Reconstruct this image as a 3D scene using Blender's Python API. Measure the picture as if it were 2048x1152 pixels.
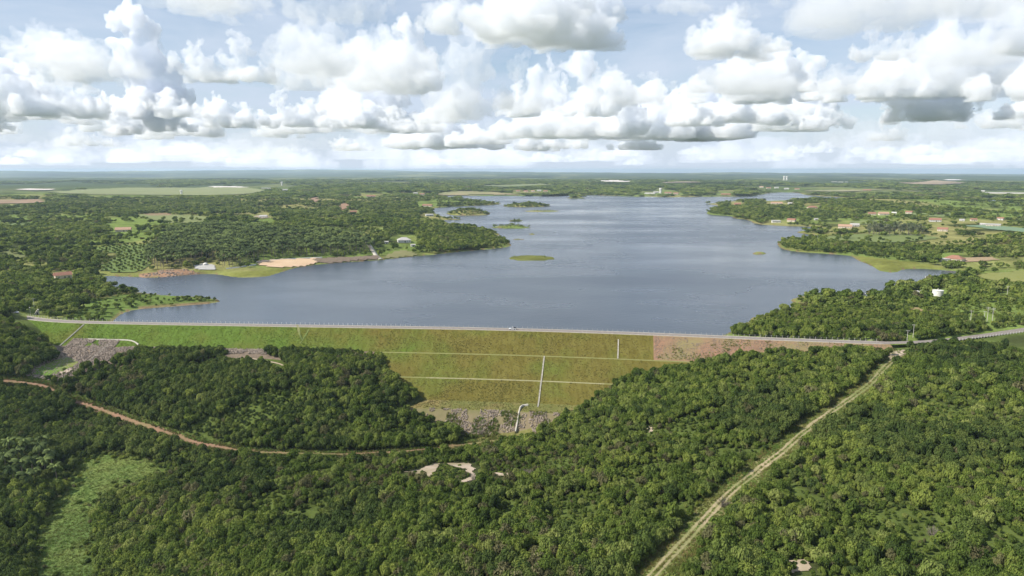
import bpy, bmesh, math, random, time
import numpy as np
from mathutils import Matrix, Vector

T0 = time.time()
sc = bpy.context.scene
C = sc.collection
for o in list(bpy.data.objects):
    bpy.data.objects.remove(o)

# ------------------------------------------------------------------ camera, sky, sun, exposure
FPX, CAM_Z, PITCH = 1409.0, 104.0, math.radians(9.51)      # focal length in photo pixels (2048 wide)
cam = bpy.data.cameras.new('camera')
cam_ob = bpy.data.objects.new('camera', cam)
C.objects.link(cam_ob)
sc.camera = cam_ob
cam_ob.location = (0, 0, CAM_Z)
cam_ob.rotation_euler = (math.radians(90) - PITCH, 0, 0)
cam.sensor_fit = 'HORIZONTAL'
cam.angle = 2 * math.atan(1024 / FPX)
cam.clip_start, cam.clip_end = 1.0, 250000.0

SUN_AZ, SUN_EL = -104.0, 41.0                                  # azimuth from the view axis, left is negative
world = bpy.data.worlds.new('World')
sc.world = world
world.use_nodes = True
wn, wl = world.node_tree.nodes, world.node_tree.links
bg = wn['Background']
bg.inputs['Strength'].default_value = 0.085
sky = wn.new('ShaderNodeTexSky')
sky.sky_type = 'NISHITA'
sky.sun_disc = False
sky.sun_elevation = math.radians(SUN_EL)
sky.sun_rotation = math.radians(SUN_AZ)
sky.altitude = 100
sky.air_density = 1.0
sky.dust_density = 0.3
sky.ozone_density = 2.0
tc = wn.new('ShaderNodeTexCoord')
mp = wn.new('ShaderNodeMapping')
mp.inputs['Scale'].default_value = (2.2, 2.2, 11.0)
mp.inputs['Location'].default_value = (0.35, 0.1, 0.2)
nz = wn.new('ShaderNodeTexNoise')
nz.inputs['Scale'].default_value = 1.3
nz.inputs['Detail'].default_value = 8
nz.inputs['Roughness'].default_value = 0.6
nz.inputs['Distortion'].default_value = 0.4
rp = wn.new('ShaderNodeMapRange')
rp.inputs['From Min'].default_value = 0.36
rp.inputs['From Max'].default_value = 0.62
rp.inputs['To Min'].default_value = 0.30
rp.inputs['To Max'].default_value = 0.92
veil = wn.new('ShaderNodeMixRGB')
veil.inputs['Color2'].default_value = (5.2, 6.0, 7.2, 1)     # thin high cloud, in the sky texture's units
wl.new(tc.outputs['Generated'], mp.inputs['Vector'])
wl.new(mp.outputs['Vector'], nz.inputs['Vector'])
wl.new(nz.outputs['Fac'], rp.inputs['Value'])
sepd = wn.new('ShaderNodeSeparateXYZ')
wl.new(tc.outputs['Generated'], sepd.inputs[0])
low = wn.new('ShaderNodeMapRange')                            # milky air towards the horizon, all the way round
low.interpolation_type = 'SMOOTHSTEP'
low.inputs['From Min'].default_value = 0.0
low.inputs['From Max'].default_value = 0.16
low.inputs['To Min'].default_value = 0.93
low.inputs['To Max'].default_value = 0.0
wl.new(sepd.outputs['Z'], low.inputs['Value'])
mxv = wn.new('ShaderNodeMath')
mxv.operation = 'MAXIMUM'
wl.new(rp.outputs['Result'], mxv.inputs[0])
wl.new(low.outputs['Result'], mxv.inputs[1])
wl.new(mxv.outputs[0], veil.inputs['Fac'])
wl.new(sky.outputs['Color'], veil.inputs['Color1'])
wl.new(veil.outputs['Color'], bg.inputs['Color'])

sun = bpy.data.lights.new('sun', 'SUN')
sun.energy = 5.0
sun.angle = math.radians(0.53)
sun.color = (1.0, 0.94, 0.85)
sun_ob = bpy.data.objects.new('sun', sun)
C.objects.link(sun_ob)
sun_ob.rotation_euler = (math.radians(90 - SUN_EL), 0, math.radians(180 - SUN_AZ))

vs = sc.view_settings
vs.view_transform = 'Standard'
vs.look = 'None'
vs.exposure = 0.55
vs.gamma = 1.0
vs.use_curve_mapping = False
sc.cycles.max_bounces = 24
sc.cycles.diffuse_bounces = 3
sc.cycles.glossy_bounces = 3
sc.cycles.transmission_bounces = 3
sc.cycles.transparent_max_bounces = 16
sc.cycles.volume_bounces = 22
sc.cycles.use_denoising = True
sc.cycles.sample_clamp_indirect = 6.0

# ------------------------------------------------------------------ small tools
SP, CP = math.sin(PITCH), math.cos(PITCH)


def PX(px, py, z=0.0):
    """where the sight line through a pixel of the photograph meets the level z (survey of the place)"""
    px, py = np.asarray(px, float), np.asarray(py, float)
    u, v = (px - 1024) / FPX, (py - 576) / FPX
    t = (CAM_Z - z) / (SP + v * CP)
    return np.stack([u * t, (CP - v * SP) * t], -1)


def to_px(x, y, z):
    """survey check: the pixel of a point"""
    x, y, z = np.asarray(x, float), np.asarray(y, float), np.asarray(z, float) - CAM_Z
    d = y * CP - z * SP
    return 1024 + FPX * x / d, 576 - FPX * (y * SP + z * CP) / d


def vn2(x, y, seed=0):
    i, j = np.floor(x), np.floor(y)
    fx, fy = x - i, y - j
    fx, fy = fx * fx * (3 - 2 * fx), fy * fy * (3 - 2 * fy)
    i, j = i.astype(np.int64), j.astype(np.int64)

    def h(a, b):
        n = (a * 374761393 + b * 668265263 + seed * 97463333) & 0xffffffff
        n = ((n ^ (n >> 13)) * 1274126177) & 0xffffffff
        return ((n ^ (n >> 16)) & 0xffff) / 65535.0
    return (h(i, j) * (1 - fx) + h(i + 1, j) * fx) * (1 - fy) + (h(i, j + 1) * (1 - fx) + h(i + 1, j + 1) * fx) * fy


def fbm(x, y, scale, seed=0, octaves=4, gain=0.5):
    x, y = np.asarray(x, float) / scale, np.asarray(y, float) / scale
    r, a, s = 0.0, 1.0, 0.0
    for k in range(octaves):
        r = r + a * vn2(x, y, seed + k * 7)
        s += a
        a *= gain
        x, y = x * 2.03 + 11.3, y * 2.03 + 5.7
    return r / s


def vn3(p, seed=0):
    i = np.floor(p).astype(np.int64)
    f = p - i
    f = f * f * (3 - 2 * f)

    def h(a, b, c):
        n = (a * 374761393 + b * 668265263 + c * 1440662683 + seed * 974634777) & 0xffffffff
        n = ((n ^ (n >> 13)) * 1274126177) & 0xffffffff
        return ((n ^ (n >> 16)) & 0xffff) / 65535.0
    r = 0
    for dx in (0, 1):
        for dy in (0, 1):
            for dz in (0, 1):
                w = (f[:, 0] if dx else 1 - f[:, 0]) * (f[:, 1] if dy else 1 - f[:, 1]) * (f[:, 2] if dz else 1 - f[:, 2])
                r = r + w * h(i[:, 0] + dx, i[:, 1] + dy, i[:, 2] + dz)
    return r


def smooth(a, b, x):
    t = np.clip((np.asarray(x, float) - a) / (b - a), 0, 1)
    return t * t * (3 - 2 * t)


def inside(x, y, poly):
    x, y = np.asarray(x, float), np.asarray(y, float)
    r = np.zeros(x.shape, bool)
    n = len(poly)
    bx0, by0 = poly.min(0)
    bx1, by1 = poly.max(0)
    sel = (x >= bx0) & (x <= bx1) & (y >= by0) & (y <= by1)
    if not sel.any():
        return r
    xs, ys = x[sel], y[sel]
    q = np.zeros(xs.shape, bool)
    for i in range(n):
        x1, y1 = poly[i]
        x2, y2 = poly[(i + 1) % n]
        if y1 == y2:
            continue
        c = ((y1 > ys) != (y2 > ys)) & (xs < (x2 - x1) * (ys - y1) / (y2 - y1) + x1)
        q ^= c
    r[sel] = q
    return r


def dist_line(x, y, pts, closed=False):
    x, y = np.asarray(x, float), np.asarray(y, float)
    best = np.full(x.shape, 1e18)
    n = len(pts)
    for i in range(n if closed else n - 1):
        x1, y1 = pts[i]
        dx, dy = pts[(i + 1) % n] - pts[i]
        L = dx * dx + dy * dy + 1e-12
        t = np.clip(((x - x1) * dx + (y - y1) * dy) / L, 0, 1)
        ex, ey = x - x1 - t * dx, y - y1 - t * dy
        np.minimum(best, ex * ex + ey * ey, out=best)
    return np.sqrt(best)


def mesh_np(name, verts, faces, mats=None, smooth_shade=False, face_mat=None):
    """mesh from numpy arrays, all faces with the same number of corners"""
    verts = np.asarray(verts, np.float32)
    faces = np.asarray(faces, np.int32)
    me = bpy.data.meshes.new(name)
    me.vertices.add(len(verts))
    me.vertices.foreach_set('co', verts.ravel())
    k = faces.shape[1]
    me.loops.add(faces.size)
    me.loops.foreach_set('vertex_index', faces.ravel())
    me.polygons.add(len(faces))
    me.polygons.foreach_set('loop_start', np.arange(0, faces.size, k, dtype=np.int32))
    me.polygons.foreach_set('loop_total', np.full(len(faces), k, np.int32))
    if smooth_shade:
        me.polygons.foreach_set('use_smooth', np.ones(len(faces), bool))
    if face_mat is not None:
        me.polygons.foreach_set('material_index', np.asarray(face_mat, np.int32))
    me.update(calc_edges=True)
    for m in (mats or []):
        me.materials.append(m)
    return me


def link(name, me, parent=None, loc=None, rz=None):
    o = bpy.data.objects.new(name, me)
    C.objects.link(o)
    if parent is not None:
        o.parent = parent
    if loc is not None:
        o.location = loc
    if rz is not None:
        o.rotation_euler = (0, 0, rz)
    return o


def tag(o, label=None, cat=None, group=None, kind=None):
    for k, v in (('label', label), ('category', cat), ('group', group), ('kind', kind)):
        if v:
            o[k] = v
    return o


def thing(name, label, cat, loc=(0, 0, 0), rz=0.0, group=None):
    o = bpy.data.objects.new(name, None)
    C.objects.link(o)
    o.location = loc
    o.rotation_euler = (0, 0, rz)
    o.empty_display_size = 0.5
    return tag(o, label, cat, group)


class MB:
    """collects simple solids and links them as one mesh"""

    def __init__(self):
        self.v, self.f = [], []

    def add(self, v, f):
        n = len(self.v)
        self.v += [tuple(p) for p in v]
        self.f += [tuple(i + n for i in q) for q in f]
        return self

    def box(self, c, s, rz=0.0, top=1.0):
        x, y, z = s[0] / 2, s[1] / 2, s[2] / 2
        co, si = math.cos(rz), math.sin(rz)
        v = []
        for dz, k in ((-z, 1.0), (z, top)):
            for dx, dy in ((-x, -y), (x, -y), (x, y), (-x, y)):
                a, b = dx * k, dy * k
                v.append((c[0] + a * co - b * si, c[1] + a * si + b * co, c[2] + dz))
        return self.add(v, [(3, 2, 1, 0), (4, 5, 6, 7), (0, 1, 5, 4), (1, 2, 6, 5), (2, 3, 7, 6), (3, 0, 4, 7)])

    def cyl(self, p, q, r0, r1=None, n=8, caps=True):
        r1 = r0 if r1 is None else r1
        p, q = Vector(p), Vector(q)
        d = (q - p).normalized()
        a = d.orthogonal().normalized()
        b = d.cross(a)
        v = []
        for c, r in ((p, r0), (q, r1)):
            for k in range(n):
                t = 2 * math.pi * k / n
                v.append(c + (a * math.cos(t) + b * math.sin(t)) * r)
        f = [(k, (k + 1) % n, n + (k + 1) % n, n + k) for k in range(n)]
        if caps:
            f += [tuple(range(n - 1, -1, -1)), tuple(range(n, 2 * n))]
        return self.add(v, f)

    def lathe(self, prof, n=16, c=(0, 0, 0)):
        v, f = [], []
        for r, z in prof:
            for k in range(n):
                t = 2 * math.pi * k / n
                v.append((c[0] + r * math.cos(t), c[1] + r * math.sin(t), c[2] + z))
        for i in range(len(prof) - 1):
            for k in range(n):
                k2 = (k + 1) % n
                f.append((i * n + k, i * n + k2, (i + 1) * n + k2, (i + 1) * n + k))
        f.append(tuple(range(n - 1, -1, -1)))
        f.append(tuple(range((len(prof) - 1) * n, len(prof) * n)))
        return self.add(v, f)

    def mesh(self, name, mat, smooth_shade=False):
        me = bpy.data.meshes.new(name)
        me.from_pydata(self.v, [], self.f)
        me.update()
        if mat:
            me.materials.append(mat)
        if smooth_shade:
            for p in me.polygons:
                p.use_smooth = True
        return me

    def build(self, name, mat, parent=None, loc=None, rz=None, smooth_shade=False):
        return link(name, self.mesh(name, mat, smooth_shade), parent, loc, rz)


# ------------------------------------------------------------------ materials
def new_mat(name):
    m = bpy.data.materials.new(name)
    m.use_nodes = True
    n = m.node_tree.nodes
    n.clear()
    out = n.new('ShaderNodeOutputMaterial')
    return m, n, m.node_tree.links, out


def simple(name, c1, c2=None, scale=1.0, rough=0.85, detail=4, stretch=None, bump=0.0, spec=0.2, metal=0.0, c3=None):
    """noise-mottled surface: c1..c2 by a mid noise, c3 by a wider one"""
    m, n, l, out = new_mat(name)
    b = n.new('ShaderNodeBsdfPrincipled')
    b.inputs['Roughness'].default_value = rough
    b.inputs['Specular IOR Level'].default_value = spec
    b.inputs['Metallic'].default_value = metal
    l.new(b.outputs[0], out.inputs['Surface'])
    c2 = c2 or tuple(x * 0.75 for x in c1)
    g = n.new('ShaderNodeNewGeometry')
    mpn = n.new('ShaderNodeMapping')
    if stretch:
        mpn.inputs['Scale'].default_value = stretch
    l.new(g.outputs['Position'], mpn.inputs['Vector'])
    t = n.new('ShaderNodeTexNoise')
    t.inputs['Scale'].default_value = scale
    t.inputs['Detail'].default_value = detail
    t.inputs['Roughness'].default_value = 0.65
    l.new(mpn.outputs[0], t.inputs['Vector'])
    mr = n.new('ShaderNodeMapRange')
    mr.inputs['From Min'].default_value = 0.32
    mr.inputs['From Max'].default_value = 0.68
    l.new(t.outputs['Fac'], mr.inputs['Value'])
    mx = n.new('ShaderNodeMixRGB')
    mx.inputs['Color1'].default_value = (*c1, 1)
    mx.inputs['Color2'].default_value = (*c2, 1)
    l.new(mr.outputs[0], mx.inputs['Fac'])
    col = mx.outputs[0]
    if c3:
        t3 = n.new('ShaderNodeTexNoise')
        t3.inputs['Scale'].default_value = scale * 0.13
        t3.inputs['Detail'].default_value = 5
        l.new(g.outputs['Position'], t3.inputs['Vector'])
        m3 = n.new('ShaderNodeMapRange')
        m3.inputs['From Min'].default_value = 0.42
        m3.inputs['From Max'].default_value = 0.62
        l.new(t3.outputs['Fac'], m3.inputs['Value'])
        mx3 = n.new('ShaderNodeMixRGB')
        mx3.inputs['Color2'].default_value = (*c3, 1)
        l.new(m3.outputs[0], mx3.inputs['Fac'])
        l.new(col, mx3.inputs['Color1'])
        col = mx3.outputs[0]
    l.new(col, b.inputs['Base Color'])
    if bump:
        bp = n.new('ShaderNodeBump')
        bp.inputs['Strength'].default_value = 0.8
        bp.inputs['Distance'].default_value = bump
        l.new(t.outputs['Fac'], bp.inputs['Height'])
        l.new(bp.outputs[0], b.inputs['Normal'])
    return m


def leaf_material(name, dark, mid, light, odd=None, odd_share=0.06, patch=0.010, trans=0.28):
    """foliage: tone differs from tree to tree, from leaf clump to leaf clump and over wide stands"""
    m, n, l, out = new_mat(name)
    oi = n.new('ShaderNodeObjectInfo')
    g = n.new('ShaderNodeNewGeometry')
    t = n.new('ShaderNodeTexNoise')
    t.inputs['Scale'].default_value = patch
    t.inputs['Detail'].default_value = 5
    t.inputs['Roughness'].default_value = 0.6
    l.new(g.outputs['Position'], t.inputs['Vector'])
    # tone = tree random * .55 + patch * .9 + leaf * .25 - offset
    a = n.new('ShaderNodeMath'); a.operation = 'MULTIPLY_ADD'
    a.inputs[1].default_value = 0.62
    l.new(oi.outputs['Random'], a.inputs[0])
    a.inputs[2].default_value = -0.55
    b2 = n.new('ShaderNodeMath'); b2.operation = 'MULTIPLY_ADD'
    b2.inputs[1].default_value = 1.15
    l.new(t.outputs['Fac'], b2.inputs[0])
    l.new(a.outputs[0], b2.inputs[2])
    c2 = n.new('ShaderNodeMath'); c2.operation = 'MULTIPLY_ADD'
    c2.inputs[1].default_value = 0.34
    l.new(g.outputs['Random Per Island'], c2.inputs[0])
    l.new(b2.outputs[0], c2.inputs[2])
    r = n.new('ShaderNodeValToRGB')
    e = r.color_ramp.elements
    e[0].position, e[0].color = 0.0, (*dark, 1)
    e[1].position, e[1].color = 0.9, (*light, 1)
    k = e.new(0.45); k.color = (*mid, 1)
    l.new(c2.outputs[0], r.inputs['Fac'])
    col = r.outputs['Color']
    if odd:
        f = n.new('ShaderNodeMath'); f.operation = 'FRACT'
        s = n.new('ShaderNodeMath'); s.operation = 'MULTIPLY'
        s.inputs[1].default_value = 37.77
        l.new(oi.outputs['Random'], s.inputs[0]); l.new(s.outputs[0], f.inputs[0])
        lt = n.new('ShaderNodeMath'); lt.operation = 'LESS_THAN'
        lt.inputs[1].default_value = odd_share
        l.new(f.outputs[0], lt.inputs[0])
        mx = n.new('ShaderNodeMixRGB')
        mx.inputs['Color2'].default_value = (*odd, 1)
        fm = n.new('ShaderNodeMath'); fm.operation = 'MULTIPLY'; fm.inputs[1].default_value = 0.75
        l.new(lt.outputs[0], fm.inputs[0])
        l.new(fm.outputs[0], mx.inputs['Fac']); l.new(col, mx.inputs['Color1'])
        col = mx.outputs[0]
    d = n.new('ShaderNodeBsdfDiffuse')
    tr = n.new('ShaderNodeBsdfTranslucent')
    ms = n.new('ShaderNodeMixShader')
    ms.inputs[0].default_value = trans
    l.new(col, d.inputs['Color'])
    l.new(col, tr.inputs['Color'])
    l.new(d.outputs[0], ms.inputs[1])
    l.new(tr.outputs[0], ms.inputs[2])
    l.new(ms.outputs[0], out.inputs['Surface'])
    return m


M = {}
M['leaf'] = leaf_material('leaf_broad', (0.046, 0.076, 0.018), (0.116, 0.166, 0.034), (0.235, 0.275, 0.062), (0.16, 0.145, 0.075), 0.03, trans=0.36)
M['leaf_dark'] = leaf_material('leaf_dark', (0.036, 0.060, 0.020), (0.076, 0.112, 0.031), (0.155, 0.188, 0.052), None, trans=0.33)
M['leaf_pale'] = leaf_material('leaf_pale', (0.085, 0.125, 0.032), (0.17, 0.22, 0.055), (0.27, 0.30, 0.09), None, trans=0.38)
M['leaf_brown'] = leaf_material('leaf_brown', (0.078, 0.074, 0.036), (0.128, 0.122, 0.058), (0.19, 0.18, 0.09), None, trans=0.3)
M['palm'] = leaf_material('leaf_palm', (0.036, 0.056, 0.022), (0.095, 0.125, 0.046), (0.165, 0.21, 0.068), None, patch=0.02)
M['euca'] = leaf_material('leaf_eucalyptus', (0.10, 0.13, 0.07), (0.16, 0.19, 0.10), (0.22, 0.24, 0.14), trans=0.45)
M['twig'] = simple('twig', (0.22, 0.19, 0.16), (0.13, 0.11, 0.09), 2.0)
M['bark'] = simple('bark', (0.11, 0.085, 0.06), (0.06, 0.045, 0.035), 3.0)
M['palm_bark'] = simple('palm_bark', (0.22, 0.19, 0.15), (0.13, 0.11, 0.09), 3.0)
M['concrete'] = simple('pale_concrete', (0.48, 0.45, 0.38), (0.33, 0.31, 0.26), 0.9)
M['landing'] = simple('landing_slab', (0.40, 0.39, 0.37), (0.30, 0.29, 0.27), 0.2)
M['kerb'] = simple('kerb_concrete', (0.42, 0.39, 0.33), (0.30, 0.28, 0.24), 0.4)
M['asphalt'] = simple('worn_asphalt', (0.24, 0.21, 0.185), (0.17, 0.15, 0.135), 0.5)
M['crest'] = simple('crest_gravel', (0.30, 0.25, 0.20), (0.20, 0.165, 0.135), 0.35)
M['laterite'] = simple('laterite', (0.25, 0.145, 0.09), (0.19, 0.12, 0.075), 0.25, c3=(0.17, 0.155, 0.06))
M['track'] = simple('sandy_track', (0.36, 0.28, 0.185), (0.22, 0.20, 0.095), 0.3, c3=(0.16, 0.175, 0.06))
M['sand'] = simple('pale_sand', (0.50, 0.40, 0.33), (0.38, 0.30, 0.23), 0.35, c3=(0.24, 0.20, 0.12))
M['beach'] = simple('beach_sand', (0.52, 0.38, 0.25), (0.44, 0.31, 0.19), 0.05)
M['rubble'] = simple('brown_rubble', (0.19, 0.145, 0.10), (0.11, 0.085, 0.062), 0.35, bump=0.4)
M['stone'] = simple('riprap_stone', (0.30, 0.245, 0.195), (0.16, 0.13, 0.105), 0.7)
M['toe_soil'] = simple('toe_soil', (0.17, 0.15, 0.065), (0.12, 0.125, 0.042), 0.3, c3=(0.20, 0.16, 0.095))
M['white'] = simple('white_paint', (0.66, 0.65, 0.62), (0.50, 0.48, 0.45), 0.8)
M['pole'] = simple('pole_concrete', (0.52, 0.50, 0.45), (0.40, 0.38, 0.34), 1.5)
M['tile'] = simple('clay_tile', (0.30, 0.15, 0.10), (0.22, 0.115, 0.08), 0.8)
M['tile_pale'] = simple('weathered_tile', (0.42, 0.27, 0.18), (0.30, 0.19, 0.13), 0.8)
M['metal_roof'] = simple('sheet_roof', (0.42, 0.40, 0.37), (0.32, 0.31, 0.29), 0.4, rough=0.6)
M['plaster'] = simple('cream_plaster', (0.62, 0.54, 0.43), (0.48, 0.41, 0.33), 0.7)
M['ochre'] = simple('ochre_plaster', (0.50, 0.30, 0.16), (0.38, 0.23, 0.13), 0.7)
M['dark'] = simple('dark_opening', (0.03, 0.03, 0.03), (0.02, 0.02, 0.02), 1.0, rough=0.4)
M['glass'] = simple('car_glass', (0.02, 0.022, 0.025), (0.015, 0.015, 0.018), 1.0, rough=0.08, spec=0.6)
M['car'] = simple('white_car_paint', (0.75, 0.75, 0.74), (0.68, 0.68, 0.67), 0.5, rough=0.25, spec=0.5)
M['tyre'] = simple('tyre_rubber', (0.02, 0.02, 0.02), (0.015, 0.015, 0.015), 2.0)
M['rim'] = simple('wheel_rim', (0.4, 0.4, 0.42), (0.3, 0.3, 0.32), 2.0, rough=0.35, metal=0.8)
M['black'] = simple('black_paint', (0.02, 0.02, 0.022), (0.03, 0.03, 0.03), 1.0, rough=0.4)
M['wire'] = simple('fence_wire', (0.35, 0.35, 0.34), (0.25, 0.25, 0.24), 1.0, rough=0.4)
M['meadow'] = simple('meadow', (0.105, 0.160, 0.032), (0.15, 0.18, 0.045), 0.10, c3=(0.065, 0.115, 0.024), bump=0.5)
M['tall_grass'] = simple('tall_grass', (0.150, 0.138, 0.038), (0.105, 0.118, 0.030), 0.6, c3=(0.180, 0.145, 0.052))
M['lush_grass'] = simple('lush_grass', (0.120, 0.190, 0.030), (0.080, 0.150, 0.023), 0.5, c3=(0.165, 0.19, 0.042))


def slope_mat():
    """dam face: lush on the west, drying to olive and straw in the east"""
    m, n, l, out = new_mat('slope_grass')
    g = n.new('ShaderNodeNewGeometry')
    sx = n.new('ShaderNodeSeparateXYZ')
    l.new(g.outputs['Position'], sx.inputs[0])
    t1 = n.new('ShaderNodeTexNoise'); t1.inputs['Scale'].default_value = 0.045; t1.inputs['Detail'].default_value = 6
    l.new(g.outputs['Position'], t1.inputs['Vector'])
    mpn = n.new('ShaderNodeMapping'); mpn.inputs['Scale'].default_value = (1.0, 0.22, 0.22)
    l.new(g.outputs['Position'], mpn.inputs['Vector'])
    t2 = n.new('ShaderNodeTexNoise'); t2.inputs['Scale'].default_value = 0.55; t2.inputs['Detail'].default_value = 5
    l.new(mpn.outputs[0], t2.inputs['Vector'])
    mr = n.new('ShaderNodeMapRange')
    mr.inputs['From Min'].default_value = -190; mr.inputs['From Max'].default_value = -10
    l.new(sx.outputs['X'], mr.inputs['Value'])
    ad = n.new('ShaderNodeMath'); ad.operation = 'MULTIPLY_ADD'; ad.inputs[1].default_value = 2.3
    sb = n.new('ShaderNodeMath'); sb.operation = 'SUBTRACT'; sb.inputs[1].default_value = 0.5
    l.new(t1.outputs['Fac'], sb.inputs[0]); l.new(sb.outputs[0], ad.inputs[0]); l.new(mr.outputs[0], ad.inputs[2])
    cl = n.new('ShaderNodeClamp'); l.new(ad.outputs[0], cl.inputs[0])
    gr = n.new('ShaderNodeMixRGB'); gr.inputs['Color1'].default_value = (0.100, 0.158, 0.030, 1); gr.inputs['Color2'].default_value = (0.142, 0.126, 0.034, 1)
    l.new(cl.outputs[0], gr.inputs['Fac'])
    mr2 = n.new('ShaderNodeMapRange'); mr2.inputs['From Min'].default_value = 0.3; mr2.inputs['From Max'].default_value = 0.72
    l.new(t2.outputs['Fac'], mr2.inputs['Value'])
    st = n.new('ShaderNodeMixRGB'); st.blend_type = 'MULTIPLY'
    st.inputs['Color2'].default_value = (0.70, 0.66, 0.58, 1)
    l.new(mr2.outputs[0], st.inputs['Fac']); l.new(gr.outputs[0], st.inputs['Color1'])
    b = n.new('ShaderNodeBsdfDiffuse')
    l.new(st.outputs[0], b.inputs['Color'])
    l.new(b.outputs[0], out.inputs['Surface'])
    return m


M['slope'] = slope_mat()


def cover_mat():
    m, n, l, out = new_mat('land_cover')
    at = n.new('ShaderNodeAttribute'); at.attribute_name = 'cover'
    g = n.new('ShaderNodeNewGeometry')
    t = n.new('ShaderNodeTexNoise'); t.inputs['Scale'].default_value = 0.35; t.inputs['Detail'].default_value = 6; t.inputs['Roughness'].default_value = 0.7
    l.new(g.outputs['Position'], t.inputs['Vector'])
    t2 = n.new('ShaderNodeTexNoise'); t2.inputs['Scale'].default_value = 0.03; t2.inputs['Detail'].default_value = 6; t2.inputs['Roughness'].default_value = 0.65
    l.new(g.outputs['Position'], t2.inputs['Vector'])
    ad = n.new('ShaderNodeMath'); ad.operation = 'ADD'
    l.new(t.outputs['Fac'], ad.inputs[0]); l.new(t2.outputs['Fac'], ad.inputs[1])
    mr = n.new('ShaderNodeMapRange'); mr.inputs['From Min'].default_value = 0.7; mr.inputs['From Max'].default_value = 1.3
    mr.inputs['To Min'].default_value = 0.55; mr.inputs['To Max'].default_value = 1.35
    l.new(ad.outputs[0], mr.inputs['Value'])
    vm = n.new('ShaderNodeVectorMath'); vm.operation = 'SCALE'
    l.new(at.outputs['Color'], vm.inputs[0]); l.new(mr.outputs[0], vm.inputs['Scale'])
    b = n.new('ShaderNodeBsdfDiffuse')
    bp = n.new('ShaderNodeBump'); bp.inputs['Distance'].default_value = 0.8; bp.inputs['Strength'].default_value = 0.6
    l.new(ad.outputs[0], bp.inputs['Height']); l.new(bp.outputs[0], b.inputs['Normal'])
    l.new(vm.outputs[0], b.inputs['Color']); l.new(b.outputs[0], out.inputs['Surface'])
    return m


M['cover'] = cover_mat()


def water_mat():
    m, n, l, out = new_mat('reservoir_water')
    g = n.new('ShaderNodeNewGeometry')
    b = n.new('ShaderNodeBsdfPrincipled')
    b.inputs['Base Color'].default_value = (0.056, 0.070, 0.089, 1)
    b.inputs['IOR'].default_value = 1.333
    b.inputs['Specular IOR Level'].default_value = 0.5
    mp1 = n.new('ShaderNodeMapping'); mp1.inputs['Scale'].default_value = (0.30, 0.85, 1)
    mp1.inputs['Rotation'].default_value = (0, 0, 0.25)
    l.new(g.outputs['Position'], mp1.inputs['Vector'])
    t = n.new('ShaderNodeTexNoise'); t.inputs['Scale'].default_value = 0.5; t.inputs['Detail'].default_value = 4; t.inputs['Roughness'].default_value = 0.6
    l.new(mp1.outputs[0], t.inputs['Vector'])
    mp2 = n.new('ShaderNodeMapping'); mp2.inputs['Scale'].default_value = (0.5, 1.0, 1)
    mp2.inputs['Rotation'].default_value = (0, 0, 0.5)
    l.new(g.outputs['Position'], mp2.inputs['Vector'])
    t2 = n.new('ShaderNodeTexNoise'); t2.inputs['Scale'].default_value = 0.006; t2.inputs['Detail'].default_value = 5
    l.new(mp2.outputs[0], t2.inputs['Vector'])
    mr = n.new('ShaderNodeMapRange'); mr.inputs['From Min'].default_value = 0.35; mr.inputs['From Max'].default_value = 0.65
    mr.inputs['To Min'].default_value = 0.35; mr.inputs['To Max'].default_value = 1.0
    l.new(t2.outputs['Fac'], mr.inputs['Value'])
    bp = n.new('ShaderNodeBump'); bp.inputs['Distance'].default_value = 0.26
    l.new(mr.outputs[0], bp.inputs['Strength'])
    l.new(t.outputs['Fac'], bp.inputs['Height']); l.new(bp.outputs[0], b.inputs['Normal'])
    mr2 = n.new('ShaderNodeMapRange'); mr2.inputs['From Min'].default_value = 0.35; mr2.inputs['From Max'].default_value = 0.65
    mr2.inputs['To Min'].default_value = 0.16; mr2.inputs['To Max'].default_value = 0.34
    l.new(t2.outputs['Fac'], mr2.inputs['Value']); l.new(mr2.outputs[0], b.inputs['Roughness'])
    l.new(b.outputs[0], out.inputs['Surface'])
    return m


M['water'] = water_mat()


def flat(name, c, c2=None, s=0.02):
    return simple(name, c, c2 or tuple(x * 0.82 for x in c), s, detail=6)


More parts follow.
